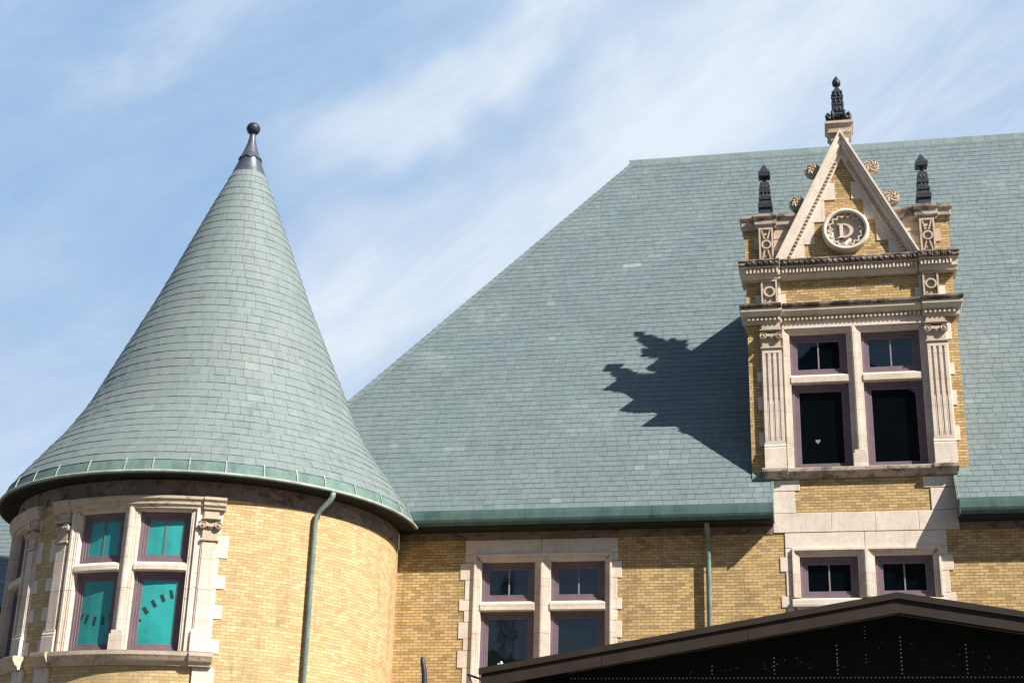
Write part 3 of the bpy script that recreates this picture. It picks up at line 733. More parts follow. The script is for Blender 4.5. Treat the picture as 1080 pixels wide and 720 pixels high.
# -- entablatures of the dormer
def dentils(mb, u0, u1, z0, z1, d0, d1, pitch, w_):
    n = int((u1 - u0) / pitch); pitch = (u1 - u0) / n
    for k in range(n): mb.box(u0 + (k + 0.5) * pitch - w_ / 2, u0 + (k + 0.5) * pitch + w_ / 2, d0, d1, z0, z1)
def corn(prof_fn, name, z0, ornament=None, dz=(0, 0), dpitch=0.10, dw=0.055, dd=0.0, zsp=15.70):
    s = MB(flat); t_ = MB(flat); orn = MB(flat)
    for (x0, x1, ex) in ((-0.58, 2.76, 0.0), (-1.47, -0.59, 0.08), (2.77, 3.59, 0.08)):
        P = prof_fn(ex)
        s.sweep_ret(P, x0, x1, 0.42 if ex and x0 < 0 else 0, 0.42 if ex and x0 > 0 else 0, -0.45, zsp)
        t_.box(x0 + 0.02, x1 - 0.02, -0.02, 0.06 + ex, dz[0] - 0.02, dz[1] + 0.02)
        dentils(t_, x0 + 0.02, x1 - 0.02, dz[0], dz[1], 0.05 + ex, 0.13 + ex + dd, dpitch, dw)
        if ornament: ornament(orn, x0 + 0.02, x1 - 0.02, ex)
    o = link(name, s, [M['stone_clean'], M['soot']], B, bevel=0.004)
    link('dentils', t_, M['stone_clean'], o)
    if orn.v: link('egg_moulding', orn, M['soot'], o)
    return o
corn(lambda e: [(-0.45, 15.40), (0.045 + e, 15.40), (0.05 + e, 15.44), (0.06 + e, 15.55), (0.15 + e, 15.56), (0.17 + e, 15.60), (0.23 + e, 15.66), (0.235 + e, 15.73), (0.29 + e, 15.79), (0.30 + e, 15.84), (0.0 + e, 15.90), (-0.45, 15.90)],
     'cornice', 15.4, None, (15.455, 15.53))
def eggs(mb, x0, x1, e):
    n = int((x1 - x0) / 0.135); p_ = (x1 - x0) / n
    for k in range(n):
        c = x0 + (k + 0.5) * p_; h = random.uniform(0.85, 1.1)
        mb.disc(c, 16.935, [(0.058, 0.20 + e), (0.056 * h, 0.285 + e), (0.040 * h, 0.315 + e), (0.012, 0.328 + e)], 9)
        mb.box(c + p_ / 2 - 0.012, c + p_ / 2 + 0.012, 0.22 + e, 0.30 + e, 16.88, 16.985)
corn(lambda e: [(-0.45, 16.56), (0.10 + e, 16.56), (0.11 + e, 16.62), (0.15 + e, 16.66), (0.16 + e, 16.83), (0.215 + e, 16.84), (0.225 + e, 16.87), (0.26 + e, 16.90), (0.25 + e, 16.96), (0.285 + e, 17.01), (0.27 + e, 17.05), (-0.45, 17.05)],
     'cornice', 16.5, eggs, (16.69, 16.80), 0.085, 0.045, 0.10, 16.855)

# frieze between them: carved relief blocks with stepped stone on each side
def relief(u0, u1, z0, z1, tall, d=0.10):
    s = MB(flat); w_ = u1 - u0; c = (u0 + u1) / 2; mz = (z0 + z1) / 2
    s.box(u0, u1, -0.02, d, z0, z1)
    ring(s, u0, u1, z0, z1, 0.045, 0.05, 0.05, d, d + 0.07)
    r_ = (w_ / 2 - 0.05)
    s.disc(c, mz, [(r_, d), (r_, d + 0.07), (r_ * 0.66, d + 0.07), (r_ * 0.62, d + 0.004)], 22)
    if tall:
        for sg in (-1, 1):
            for k in (-1, 1):
                za, zb = mz + sg * (r_ + 0.02), (z1 if sg > 0 else z0) - sg * 0.06
                a0, a1 = (c + k * 0.02, c + k * (w_ / 2 - 0.09))
                poly = [(a0, za), (a0 + k * 0.035, za), (a1 + k * 0.035, zb), (a1, zb)]
                s.prism(poly, d, d + 0.068)
            s.box(c - 0.05, c + 0.05, d, d + 0.03, min(mz + sg * (r_ + 0.14), mz + sg * (r_ + 0.2)), max(mz + sg * (r_ + 0.14), mz + sg * (r_ + 0.2)))
    else:
        for sx in (-1, 1):
            for sz in (-1, 1):
                s.disc(c + sx * (w_ / 2 - 0.085), mz + sz * ((z1 - z0) / 2 - 0.10), [(0.035, d), (0.03, d + 0.03), (0.01, d + 0.038)], 8)
    return link('relief_panel', s, M['stone_carved'], B, bevel=0.003)
relief(-1.08, -0.68, 15.90, 16.55, False); relief(2.83, 3.21, 15.90, 16.55, False)
blocks('quoin', [(-1.22, -1.09, 15.90, 16.20), (-0.67, -0.48, 15.90, 16.20), (-0.67, -0.60, 16.2, 16.55), (2.64, 2.82, 15.90, 16.20), (2.75, 2.82, 16.2, 16.55), (3.22, 3.36, 15.90, 16.20)], d=0.03)
# parapet piers
for (x0, x1) in ((-1.45, -0.35), (2.50, 3.57)):
    pr = MB(flat); pr.box(x0, x1, -0.45, 0.0, 17.05, 18.0); link('parapet', pr, M['brick'], B)
relief(-1.09, -0.73, 17.06, 17.99, True, 0.09); relief(2.86, 3.22, 17.06, 17.99, True, 0.09)
blocks('quoin', [(-0.72, -0.30, 17.06, 17.36), (-0.72, -0.20, 17.37, 17.70), (-0.72, -0.02, 17.71, 17.99), (-1.22, -1.10, 17.45, 17.80),
                 (2.40, 2.85, 17.06, 17.36), (2.34, 2.85, 17.37, 17.70), (2.16, 2.85, 17.71, 17.99), (3.23, 3.36, 17.40, 17.75)], d=0.03, mat='stone_carved')
def CPF(e): return [(-0.50, 17.99), (0.05 + e, 17.99), (0.06 + e, 18.04), (0.10 + e, 18.08), (0.11 + e, 18.22), (0.17 + e, 18.27), (0.18 + e, 18.34), (0.10 + e, 18.375), (-0.5, 18.375)]
for grp in (((-1.46, -1.13, 0.0), (-1.12, -0.70, 0.09), (-0.69, 0.0, 0.0)), ((2.14, 2.82, 0.0), (2.83, 3.25, 0.09), (3.26, 3.58, 0.0))):
    cp = MB(flat)
    for (x0, x1, e) in grp:
        if e: cp.sweep_ret(CPF(e), x0, x1, 0.35, 0.35, -0.5)
        else: cp.sweep_ret(CPF(e), x0, x1, 0.6 if x0 < -1.2 else 0, 0.6 if x1 > 3.5 else 0, -0.5)
    link('parapet_cap', cp, M['stone_soot'], B, bevel=0.005)

# -- gable
XA, ZA, Z0 = 1.06, 20.62, 17.05; HW = 1.77; SLP = (ZA - Z0) / HW
gb = MB(flat); gb.prism([(XA - HW + 0.1, Z0), (XA + HW - 0.1, Z0), (XA, ZA - 0.2)], -0.40, 0.0)
gable = link('gable', gb, M['brick'], B)
for sg in (1, -1):
    gs = MB(flat); mir = (lambda q: q) if sg > 0 else (lambda q: 2 * XA - q)
    for (z0, z1, xi) in ((17.055, 17.52, 0.03), (17.52, 18.12, 0.30), (18.12, 18.72, 0.58), (18.72, 19.2, 0.86)):
        xo = XA - HW + (z1 - Z0) / SLP + 0.12
        if xo < xi:
            a_, c_ = sorted((mir(xo), mir(xi))); gs.box(a_, c_, -0.02, 0.025, z0 + 0.004, z1 - 0.004)
        xb = XA - HW + (z0 - Z0) / SLP + 0.12
        gs.prism([(mir(xb), z0 + .004), (mir(min(xo, xi)), z0 + .004), (mir(min(xo, xi)), z1 - .004)], -0.02, 0.0245)
    link('gable_quoin', gs, M['stone'], gable)
rk = MB(flat)
def rake(a_, b_, d0, d1, mb=rk, z0=Z0 + 0.003):
    for sg in (1, -1):
        mir = (lambda q: q) if sg > 0 else (lambda q: 2 * XA - q)
        mb.prism([(mir(XA - HW + a_), z0), (mir(XA), ZA - a_ * SLP), (mir(XA), ZA - b_ * SLP), (mir(XA - HW + b_), z0)], d0, d1)
rake(0.0, 0.055, -0.42, 0.27); rake(0.055, 0.11, -0.42, 0.235); rake(0.11, 0.20, -0.42, 0.19); rake(0.20, 0.25, -0.42, 0.12); rake(0.25, 0.37, -0.1, 0.07)
rko = link('rake_moulding', rk, M['stone'], gable, bevel=0.004)
LR = math.hypot(HW, ZA - Z0); ca, sa = HW / LR, (ZA - Z0) / LR
for sg in (1, -1):
    dt = MB(flat); n = 27
    for k in range(n):
        t0 = 0.03 + k * 0.93 / n; zc2 = Z0 + t0 * (ZA - 0.37 * SLP - Z0) + 0.06
        for q in (0,):
            xc2 = XA - HW + 0.305 + (zc2 - Z0) / SLP
            pts = []
            for (du, dv) in ((-0.035, -0.024), (0.035, -0.024), (0.035, 0.024), (-0.035, 0.024)):
                # du across the rake, dv along it
                uu = xc2 + du * sa + dv * ca; zz = zc2 - du * ca * 0.6 + dv * sa
                pts.append((uu if sg > 0 else 2 * XA - uu, zz))
            dt.prism(pts, 0.07, 0.118)
    link('dentils', dt, M['stone_carved'], gable)
# medallion
md = MB(flat); mu, mzz = 1.07, 17.80
md.disc(mu, mzz, [(0.575, 0.0), (0.58, 0.17), (0.565, 0.215), (0.53, 0.235), (0.49, 0.225), (0.475, 0.19), (0.47, 0.03), (0.05, 0.03)], 48)
medal = link('medallion', md, M['stone'], gable)
sc = MB(flat); n = 120; p = []
for k in range(n):
    a = 2 * math.pi * k / n; wv = abs(math.sin(a * 8))
    ro = 0.425 + 0.032 * math.cos(a * 16); ri = ro - 0.055
    p += [(mu + ro * math.cos(a), 0.08, mzz + ro * math.sin(a)), (mu + ro * math.cos(a), 0.165, mzz + ro * math.sin(a)), (mu + ri * math.cos(a), 0.165, mzz + ri * math.sin(a)), (mu + ri * math.cos(a), 0.08, mzz + ri * math.sin(a))]
f = []
for k in range(n):
    a = 4 * k; c = 4 * ((k + 1) % n)
    for j in range(4): q = (j + 1) % 4; f.append((a + j, c + j, c + q, a + q))
sc.add(p, f); 
sc2 = MB(flat)
link('medallion_wreath', sc, M['stone_carved'], gable)
dd = MB(flat)     # the letter D, serifed
hx, hh = 0.170, 0.195
dd.box(mu - hx + 0.02, mu - hx + 0.105, 0.03, 0.12, mzz - hh, mzz + hh)
for sg in (-1, 1):
    z0_, z1_ = sorted((mzz + sg * hh, mzz + sg * (hh - 0.028))); dd.box(mu - hx - 0.03, mu - hx + 0.13, 0.03, 0.122, z0_, z1_)
n = 18; po = []; pi_ = []
for k in range(n + 1):
    a = -math.pi / 2 + math.pi * k / n
    po.append((mu - hx + 0.105 + 0.255 * math.cos(a), mzz + hh * math.sin(a))); pi_.append((mu - hx + 0.105 + 0.160 * math.cos(a), mzz + (hh - 0.035) * math.sin(a)))
for k in range(n): dd.prism([po[k], po[k + 1], pi_[k + 1], pi_[k]], 0.03, 0.121)
link('letter', dd, M['stone'], gable, bevel=0.004)
# rosettes on the rake
def rosette_mb():
    s = MB(flat)
    s.disc(0, 0, [(0.15, -0.16), (0.19, -0.13), (0.205, -0.05), (0.20, 0.04), (0.18, 0.075), (0.165, 0.06), (0.05, 0.06)], 26)
    for k in range(7):
        a0 = 2 * math.pi * k / 7; pts = []; rr = []
        for i in range(7):
            t_ = i / 6; a = a0 + t_ * 1.25; r_ = 0.035 + 0.125 * t_
            pts.append((r_ * math.cos(a), 0.068 + 0.02 * math.sin(math.pi * t_), r_ * math.sin(a))); rr.append(0.012 + 0.016 * math.sin(math.pi * (0.15 + 0.8 * t_)))
        s.tube(pts, rr, 6)
    s.disc(0, 0, [(0.035, 0.06), (0.03, 0.10), (0.01, 0.11)], 10)
    return s
me0 = None
for (x, z, rt, xx) in ((-0.10, 18.70, 0, 0.05), (0.33, 19.60, 40, 0.46), (1.79, 19.60, 75, 1.66), (2.235, 18.70, 15, 2.10)):
    o = link('rosette', rosette_mb(), M['stone_carved'], gable) if me0 is None else bpy.data.objects.new('rosette', me0.data)
    if me0 is None: me0 = o
    else: COL.objects.link(o); o.parent = gable
    o.location = (x, 0.02, z); o.rotation_euler = (0, R(rt), 0)
# pier behind the apex
tp = MB(flat)
tp.fn = ident
tp.lathe((1.06, 0.20, 0), [(r_ * math.sqrt(2), z_) for r_, z_ in [(0.22, 19.8), (0.22, 20.50), (0.25, 20.52), (0.26, 20.58), (0.30, 20.60), (0.305, 20.64), (0.275, 20.66), (0.29, 20.74), (0.335, 20.82), (0.36, 20.85), (0.36, 20.91), (0.33, 20.935), (0.0, 20.94)]], 4, 0, R(45), False)
link('apex_pedestal', tp, M['stone_carved'], B, bevel=0.006)

# finials
def sq(mb, prof, c=(0, 0, 0)): mb.lathe(c, [(r * math.sqrt(2), z) for r, z in prof], 4, 0, R(45), False)
sfn = MB(ident)
sq(sfn, [(0.0, 0), (0.20, 0), (0.20, 0.055), (0.165, 0.075), (0.155, 0.24), (0.20, 0.25), (0.205, 0.36), (0.175, 0.385), (0.165, 0.42), (0.14, 0.46), (0.175, 0.475), (0.178, 0.545), (0.15, 0.565), (0.145, 0.60), (0.125, 0.66), (0.16, 0.675), (0.162, 0.76), (0.135, 0.785), (0.145, 0.86), (0.14, 0.92), (0.11, 0.985), (0.06, 1.03), (0.035, 1.06), (0.035, 1.12), (0.13, 1.13), (0.165, 1.15), (0.17, 1.26), (0.145, 1.28), (0.0, 1.54)])
for zz in (0.44, 0.62, 0.84):
    for k in range(4):
        for q in (-0.05, 0.05):
            a = R(90 * k); r_ = 0.135 - 0.01 * zz; px, py = r_ * math.cos(a) - q * math.sin(a), r_ * math.sin(a) + q * math.cos(a)
            sfn.lathe((px, py, zz), [(0.0, -0.07), (0.02, -0.05), (0.028, 0.0), (0.02, 0.05), (0.0, 0.07)], 8)
f1 = link('finial', sfn, M['iron'], B); f1.location = (-0.90, 0.12, 18.37)
f1.matrix_parent_inverse = Matrix.Translation(B.location).inverted()
f2 = bpy.data.objects.new('finial', f1.data); COL.objects.link(f2); f2.parent = B; f2.matrix_parent_inverse = f1.matrix_parent_inverse.copy(); f2.location = (3.04, 0.12, 18.37)
for o in (f1, f2): o.scale = (0.90, 0.90, 1.02)
for o in (f1, f2): o['label'] = 'small square stepped black finial with a pyramid tip'
cfn = MB(ident)
sq(cfn, [(0.0, 0), (0.25, 0), (0.25, 0.03), (0.20, 0.05), (0.19, 0.22), (0.13, 0.34), (0.155, 0.36), (0.155, 0.52), (0.17, 0.53), (0.17, 0.58), (0.14, 0.60), (0.135, 0.70), (0.155, 0.71), (0.155, 0.76), (0.135, 0.78), (0.13, 0.88), (0.15, 0.89), (0.148, 0.93), (0.10, 0.97), (0.055, 1.06), (0.045, 1.14), (0.0, 1.14)])
cfn.lathe((0, 0, 0), [(0.04, 1.12), (0.11, 1.15), (0.125, 1.20), (0.115, 1.27), (0.07, 1.34), (0.025, 1.40), (0.0, 1.43)], 16)
for k in range(4):       # scrolls at the four corners of the base, arches between them
    a = R(90 * k); ca_, sa_ = math.cos(a), math.sin(a)
    def W(u, d, z): return (u * ca_ - d * sa_, u * sa_ + d * ca_, z)
    arch = [W(0.17 * math.cos(q * math.pi / 10), -0.24, 0.03 + 0.19 * math.sin(q * math.pi / 10)) for q in range(11)]
    cfn.tube(arch, 0.026, 6)
    cfn.tube([W(0.13 + 0.10, -0.19, 0.05), W(0.31, -0.17, 0.12), W(0.33, -0.17, 0.22), W(0.29, -0.17, 0.28), W(0.245, -0.17, 0.25), W(0.25, -0.17, 0.20)], [0.05, 0.055, 0.05, 0.045, 0.035, 0.025], 8)
    cfn.tube([W(-0.13 - 0.10, -0.19, 0.05), W(-0.31, -0.17, 0.12), W(-0.33, -0.17, 0.22), W(-0.29, -0.17, 0.28), W(-0.245, -0.17, 0.25), W(-0.25, -0.17, 0.20)], [0.05, 0.055, 0.05, 0.045, 0.035, 0.025], 8)
    for zz in (0.42, 0.64, 0.83):
        for q in (-0.06, 0.06): cfn.lathe(W(q, -0.15, zz), [(0.0, -0.06), (0.02, -0.04), (0.028, 0.0), (0.018, 0.04), (0.0, 0.06)], 8)
f3 = link('finial', cfn, M['iron'], B, 'tall black finial with scrolled base and acorn tip on the gable apex'); f3.location = (1.06, 0.18, 20.93); f3.scale = (0.90, 0.90, 1.05)

# dormer roof behind the gable
dr = MB(ident)
for sg in (1, -1):
    xe = -1.47 if sg > 0 else 3.59
    U = Vector((0, -1, 0)) if sg > 0 else Vector((0, 1, 0))
    zr, ze = 20.0, 17.1; run = abs(XA - xe); L = math.hypot(run, zr - ze)
    V = Vector((sg * run / L, 0, (zr - ze) / L)); NN = Vector((-sg * (zr - ze) / L, 0, run / L))
    if sg > 0: slate_field(dr, Vector((xe, 0, ze)), U, V, NN, lambda v: -(3.8 + 0.56 * v), lambda v: -0.3, L, 0.205, 0.27)
    else: slate_field(dr, Vector((xe, 0, ze)), U, V, NN, lambda v: 0.3, lambda v: 3.8 + 0.56 * v, L, 0.205, 0.27)
    dr.add([(xe, 0.3, ze - .005), (xe, 3.9, ze - .005), (XA, 6.0, zr - .005), (XA, 0.3, zr - .005)], [(0, 1, 2, 3)])
link('dormer_roof', dr, M['slate'], B, tone=True)

# ------------------------------------------------------------------ round tower
w = MB(drum)
WH = [(deg(-15.4), deg(17.2), 6.50, 9.50)]
C2 = -57.5
WH2 = (deg(C2 - 15.4), deg(C2 + 17.2), 6.50, 9.50)
us = sorted([deg(-180), WH2[0], WH2[1], WH[0][0], WH[0][1], deg(180)])
wall_cells(w, us, [0, 6.50, 9.50, 10.2], WH + [WH2])
link('tower_wall', w, M['brick_sunlit'], B)
w = MB(drum); x = deg(-110)
fr2 = MB(drum); 
a_ = -130
while a_ < 100:
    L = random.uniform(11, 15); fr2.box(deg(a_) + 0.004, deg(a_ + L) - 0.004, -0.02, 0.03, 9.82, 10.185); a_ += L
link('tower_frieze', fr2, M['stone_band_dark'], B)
PROF = [(4.925, 10.545), (4.79, 10.75), (4.60, 11.02), (4.30, 11.43), (4.10, 11.70), (3.86, 12.02), (3.60, 12.45), (3.32, 12.95), (2.88, 14.0), (2.38, 15.15), (2.02, 15.97), (1.50, 17.28), (1.18, 18.1), (0.84, 18.95), (0.52, 19.72), (0.40, 20.02)]
PROF = [(r + 0.0, z) for r, z in PROF]
# arc-length walk
def prof_at(s_):
    acc = 0
    for (r0, z0), (r1, z1) in zip(PROF, PROF[1:]):
        L = math.hypot(r1 - r0, z1 - z0)
        if acc + L >= s_: k = (s_ - acc) / L; return (r0 + (r1 - r0) * k, z0 + (z1 - z0) * k, (r1 - r0) / L, (z1 - z0) / L)
        acc += L
    r0, z0 = PROF[-2]; r1, z1 = PROF[-1]; L = math.hypot(r1 - r0, z1 - z0); return (r1, z1, (r1 - r0) / L, (z1 - z0) / L)
TOT = sum(math.hypot(b_[0] - a_[0], b_[1] - a_[1]) for a_, b_ in zip(PROF, PROF[1:]))
cn = MB(ident); s_ = 0.0; i = 0
while s_ < TOT - 0.02:
    r0, z0, _, _ = prof_at(s_); r1, z1, dr_, dz_ = prof_at(min(s_ + 0.29, TOT))
    nr, nz_ = dz_, -dr_
    a = random.random() * 0.3; a_end = a + 2 * math.pi
    while a < a_end - 1e-4:
        wd = min(random.uniform(0.20, 0.46), 0.8 * r0 + 0.05) / r0
        b_ = min(a + wd, a_end); th = random.uniform(0.011, 0.018); j = random.uniform(-0.004, 0.004)
        g0 = 0.003 / r0
        nsub = 1 if wd < 0.12 else 3
        tn = (min(1, max(0, random.gauss(0.5, 0.10))), 0.3 * random.random() if random.random() < 0.02 else 0, 0, 1)
        P = []
        for q in range(nsub + 1):
            aa = a + g0 + (b_ - a - 2 * g0) * q / nsub; c_, s2 = math.cos(aa), math.sin(aa)
            for (rr, zz) in ((r0 + nr * 0.0, z0 + nz_ * 0.0 + j), (r0 + nr * th, z0 + nz_ * th + j), (r1 + nr * 0.003, z1 + nz_ * 0.003)):
                P.append((XC + rr * c_, YC + rr * s2, zz))
        F = []
        for q in range(nsub): k = 3 * q; F += [(k, k + 3, k + 4, k + 1), (k + 1, k + 4, k + 5, k + 2)]
        F += [(0, 1, 2), (3 * nsub, 3 * nsub + 2, 3 * nsub + 1)]
        cn.add(P, F, 0, False, tn)
        a = b_
    s_ += 0.255; i += 1
cone = link('tower_roof', cn, M['slate_pale'], B, tone=True)
cu = MB(ident); cu.lathe((XC, YC, 0), [(r - 0.004, z - 0.004) for r, z in PROF], 96)
link('roof_underlay', cu, M['felt'], cone)
cc = MB(ident)
cc.lathe((XC, YC, 0), [(0.455, 19.90), (0.435, 19.98), (0.27, 20.42), (0.275, 20.44)], 24)
zg = []
for k in range(25):
    pass
pts = []; n = 48
for k in range(n):
    a = 2 * math.pi * k / n; h = 0.07 * abs(((k / 6) % 1) * 2 - 1)
    pts.append((XC + (0.325 - h * 0.35) * math.cos(a), YC + (0.325 - h * 0.35) * math.sin(a), 20.36 + h))
for k in range(n): pts.append((XC + 0.235 * math.cos(2 * math.pi * k / n), YC + 0.235 * math.sin(2 * math.pi * k / n), 20.56))
cc.add(pts, [(k, (k + 1) % n, n + (k + 1) % n, n + k) for k in range(n)], 0, True)
cc.lathe((XC, YC, 0), [(0.235, 20.56), (0.17, 20.74), (0.115, 20.93), (0.085, 21.10), (0.075, 21.22), (0.12, 21.25)], 24)
link('roof_cap', cc, M['lead'], cone)
bl = MB(ident); bl.lathe((XC, YC, 21.36), [(0.185 * math.sin(math.pi * k / 14), -0.185 * math.cos(math.pi * k / 14)) for k in range(15)], 28)
bl.lathe((XC, YC, 21.36), [(0.188, -0.012), (0.191, 0.0), (0.188, 0.012)], 28)
link('ball_finial', bl, M['iron'], cone)
# flashing band with its seams, and the gutter
bd = MB(ident); bd.lathe((XC, YC, 0), [(4.90, 10.60), (4.915, 10.57), (4.965, 10.43), (5.01, 10.27)], 128, arc=(R(-205), R(6)))
bdo = link('flashing_band', bd, M['copper_band'], B)
a = -3.5
while a < 0.08:
    sm_ = MB(ident)
    rr = [(4.93, 10.59), (4.995, 10.43), (5.035, 10.27)]; w_ = 0.012 / 5; p = []
    for (r, z) in rr:
        for (da, dr2) in ((-w_, 0), (-w_, 0.02), (w_, 0.02), (w_, 0)): p.append((XC + (r + dr2 - 0.02) * math.cos(a + da), YC + (r + dr2 - 0.02) * math.sin(a + da), z))
    sm_.add(p, [(4 * i + j, 4 * i + (j + 1) % 4, 4 * i + 4 + (j + 1) % 4, 4 * i + 4 + j) for i in range(2) for j in range(4)])
    link('seam', sm_, M['lip'], bdo)
    a += random.uniform(0.125, 0.195)
gt = MB(ident); gt.lathe((XC, YC, 0), [(5.01, 10.27), (5.05, 10.27), (5.055, 10.24), (5.03, 10.205), (4.99, 10.195)], 128, arc=(R(-205), R(6)))
gto = link('tower_gutter', gt, M['copper'], B)
lp = MB(ident); lp.lathe((XC, YC, 0), [(5.02, 10.29), (5.075, 10.285), (5.09, 10.26), (5.08, 10.23), (5.055, 10.22), (5.045, 10.235)], 128, arc=(R(-205), R(6)))
link('gutter_lip', lp, M['lip'], gto)
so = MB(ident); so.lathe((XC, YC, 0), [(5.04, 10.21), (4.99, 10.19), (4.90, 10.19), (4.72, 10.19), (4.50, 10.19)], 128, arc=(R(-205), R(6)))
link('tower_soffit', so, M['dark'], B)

# tower window groups
DASH1 = [(0.04, 0.44, -25, 0.075, 0.022), (0.22, 0.40, -18, 0.095, 0.036), (0.50, 0.365, -8, 0.095, 0.036), (0.78, 0.37, 2, 0.095, 0.036), (1.02, 0.41, 18, 0.095, 0.036)]
DASH2 = [(0.02, 0.37, 50, 0.05, 0.02), (0.16, 0.52, 38, 0.085, 0.042), (0.38, 0.63, 34, 0.085, 0.042), (0.62, 0.72, 26, 0.085, 0.042), (0.86, 0.785, 18, 0.095, 0.036)]
for ctr, teal in ((0.9, True), (C2 + 0.9, False)):
    c0 = deg(ctr); u0, u1 = c0 + deg(-16.3), c0 + deg(16.3); m0, m1 = c0 - deg(2.1), c0 + deg(2.1)
    surround(drum, u0, u1, m0, m1, 6.50, 9.50, 8.20, 8.40, aw=0.18)
    for idx, (a_, b_) in enumerate(((u0, m0), (m1, u1))):
        window(drum, a_, b_, 8.40, 9.50, teal=True if teal else None)
        window(drum, a_, b_, 6.50, 8.20, muntin=False, teal=(DASH1, DASH2)[idx] if teal else None, rail=0.06)
    # side stone, pilasters, hood, sill
    for sg in (-1, 1):
        pc = c0 + sg * deg(21.6)
        pilaster(drum, pc, 0.165, 6.50, 6.98, 8.86, 9.545, flutes=False)
        i0, i1 = c0 + sg * deg(18.4), c0 + sg * deg(24.6)
        wz = [(8.45, 8.95), (7.75, 8.12), (7.05, 7.35), (6.5, 6.78)]
        blocks('quoin', quoins(i0, i1, c0 + sg * deg(26.8), [(8.52, 9.02), (7.86, 8.16), (7.22, 7.52), (6.50, 6.80)], 6.5, 9.545), fn=drum)
    blocks('quoin', [(c0 + deg(-24), c0 + deg(-20.5), 5.2, 6.2), (c0 + deg(20.5), c0 + deg(24), 5.2, 6.2), (c0 + deg(24.0), c0 + deg(26), 5.75, 6.2), (c0 - deg(26), c0 - deg(24), 5.75, 6.2)], fn=drum, d=0.06)
    s = MB(drum)
    HP = [(-0.02, 9.545), (0.08, 9.545), (0.09, 9.585), (0.13, 9.63), (0.135, 9.69), (0.18, 9.74), (0.185, 9.80), (0.04, 9.84), (-0.02, 9.84)]
    s.sweep(HP, c0 - deg(19.4), c0 + deg(19.4))
    for sg in (-1, 1):
        e0, e1 = sorted((c0 + sg * deg(19.4), c0 + sg * deg(25.2))); s.sweep([(d + 0.04 if d > 0 else d, z) for d, z in HP], e0, e1)
    link('window_hood', s, M['stone_carved'], B, bevel=0.004)
    s = MB(drum); SP2 = [(-0.02, 6.20), (0.08, 6.20), (0.10, 6.26), (0.16, 6.30), (0.20, 6.37), (0.22, 6.40), (0.225, 6.47), (0.19, 6.495), (-0.02, 6.498)]
    s.sweep(SP2, c0 - deg(19.4), c0 + deg(19.4))
    for sg in (-1, 1):
        e0, e1 = sorted((c0 + sg * deg(19.4), c0 + sg * deg(25.2))); s.sweep([(d + 0.06 if d > 0 else d, z) for d, z in SP2], e0, e1)
    link('window_sill', s, M['stone_carved'], B, bevel=0.004)

# downspouts
ds = MB(flat)
ds.tube([(-2.53, 0.50, 10.36), (-2.53, 0.44, 10.30), (-2.53, 0.20, 10.14), (-2.53, 0.14, 10.02), (-2.53, 0.14, 0.1)], 0.062, 12)
d1 = link('downspout', ds, M['copper_pale'], B)
ds = MB(flat)
for z in (7.2, 4.8): ds.box(-2.60, -2.46, 0.0, 0.19, z, z + 0.025)
link('bracket', ds, M['copper_pale'], d1)
ds = MB(drum); uS = deg(51.4)
ds.tube([drum(uS + 0.20, 0.44, 10.30)] if False else [], 0.05) if False else None
ds.fn = ident
ds.tube([drum(uS + 0.17, 0.46, 10.23), drum(uS + 0.17, 0.44, 10.13), drum(uS + 0.14, 0.37, 10.02), drum(uS + 0.05, 0.20, 9.84), drum(uS + 0.01, 0.13, 9.72), drum(uS, 0.11, 9.55), drum(uS, 0.11, 0.1)], [0.068, 0.064, 0.060, 0.055, 0.052, 0.052, 0.052], 12)
d2 = link('downspout', ds, M['copper_pale'], B)
ds = MB(drum)
for z in (5.7, 3.7): ds.box(uS - 0.075, uS + 0.075, 0.0, 0.188, z, z + 0.035)
link('bracket', ds, M['copper_pale'], d2)

# ------------------------------------------------------------------ wing seen past the tower's left side
Wg = empty('slate_roofed_wing', (-34, 12, 0))
tag(Wg, 'blue grey slate roof at the far left edge behind the round tower', 'building')
wr = MB(ident)
wp = math.atan(1.3); slate_field(wr, Vector((0, 3.0, 9.2)), Vector((1, 0, 0)), Vector((0, math.cos(wp), math.sin(wp))), Vector((0, -math.sin(wp), math.cos(wp))), lambda v: -45.0, lambda v: -21.0 - v * 0.55, 5.0, 0.205, 0.27)
wr.add([(-45, 3.0, 9.195), (-21, 3.0, 9.195), (-23.8, 6.05, 13.16), (-45, 6.05, 13.16)], [(0, 1, 2, 3)])
wr.add([(-45, 9.1, 9.195), (-21, 9.1, 9.195), (-23.8, 6.05, 13.15), (-45, 6.05, 13.15)], [(0, 1, 2, 3)])
wr.add([(-21, 3.0, 9.195), (-21, 9.1, 9.195), (-23.8, 6.05, 13.15)], [(0, 1, 2)])
link('roof', wr, M['slate'], Wg, tone=True)
ww = MB(ident); ww.box(-44.5, -21.6, 3.5, 8.7, 0, 9.19); link('wall', ww, M['brick'], Wg)

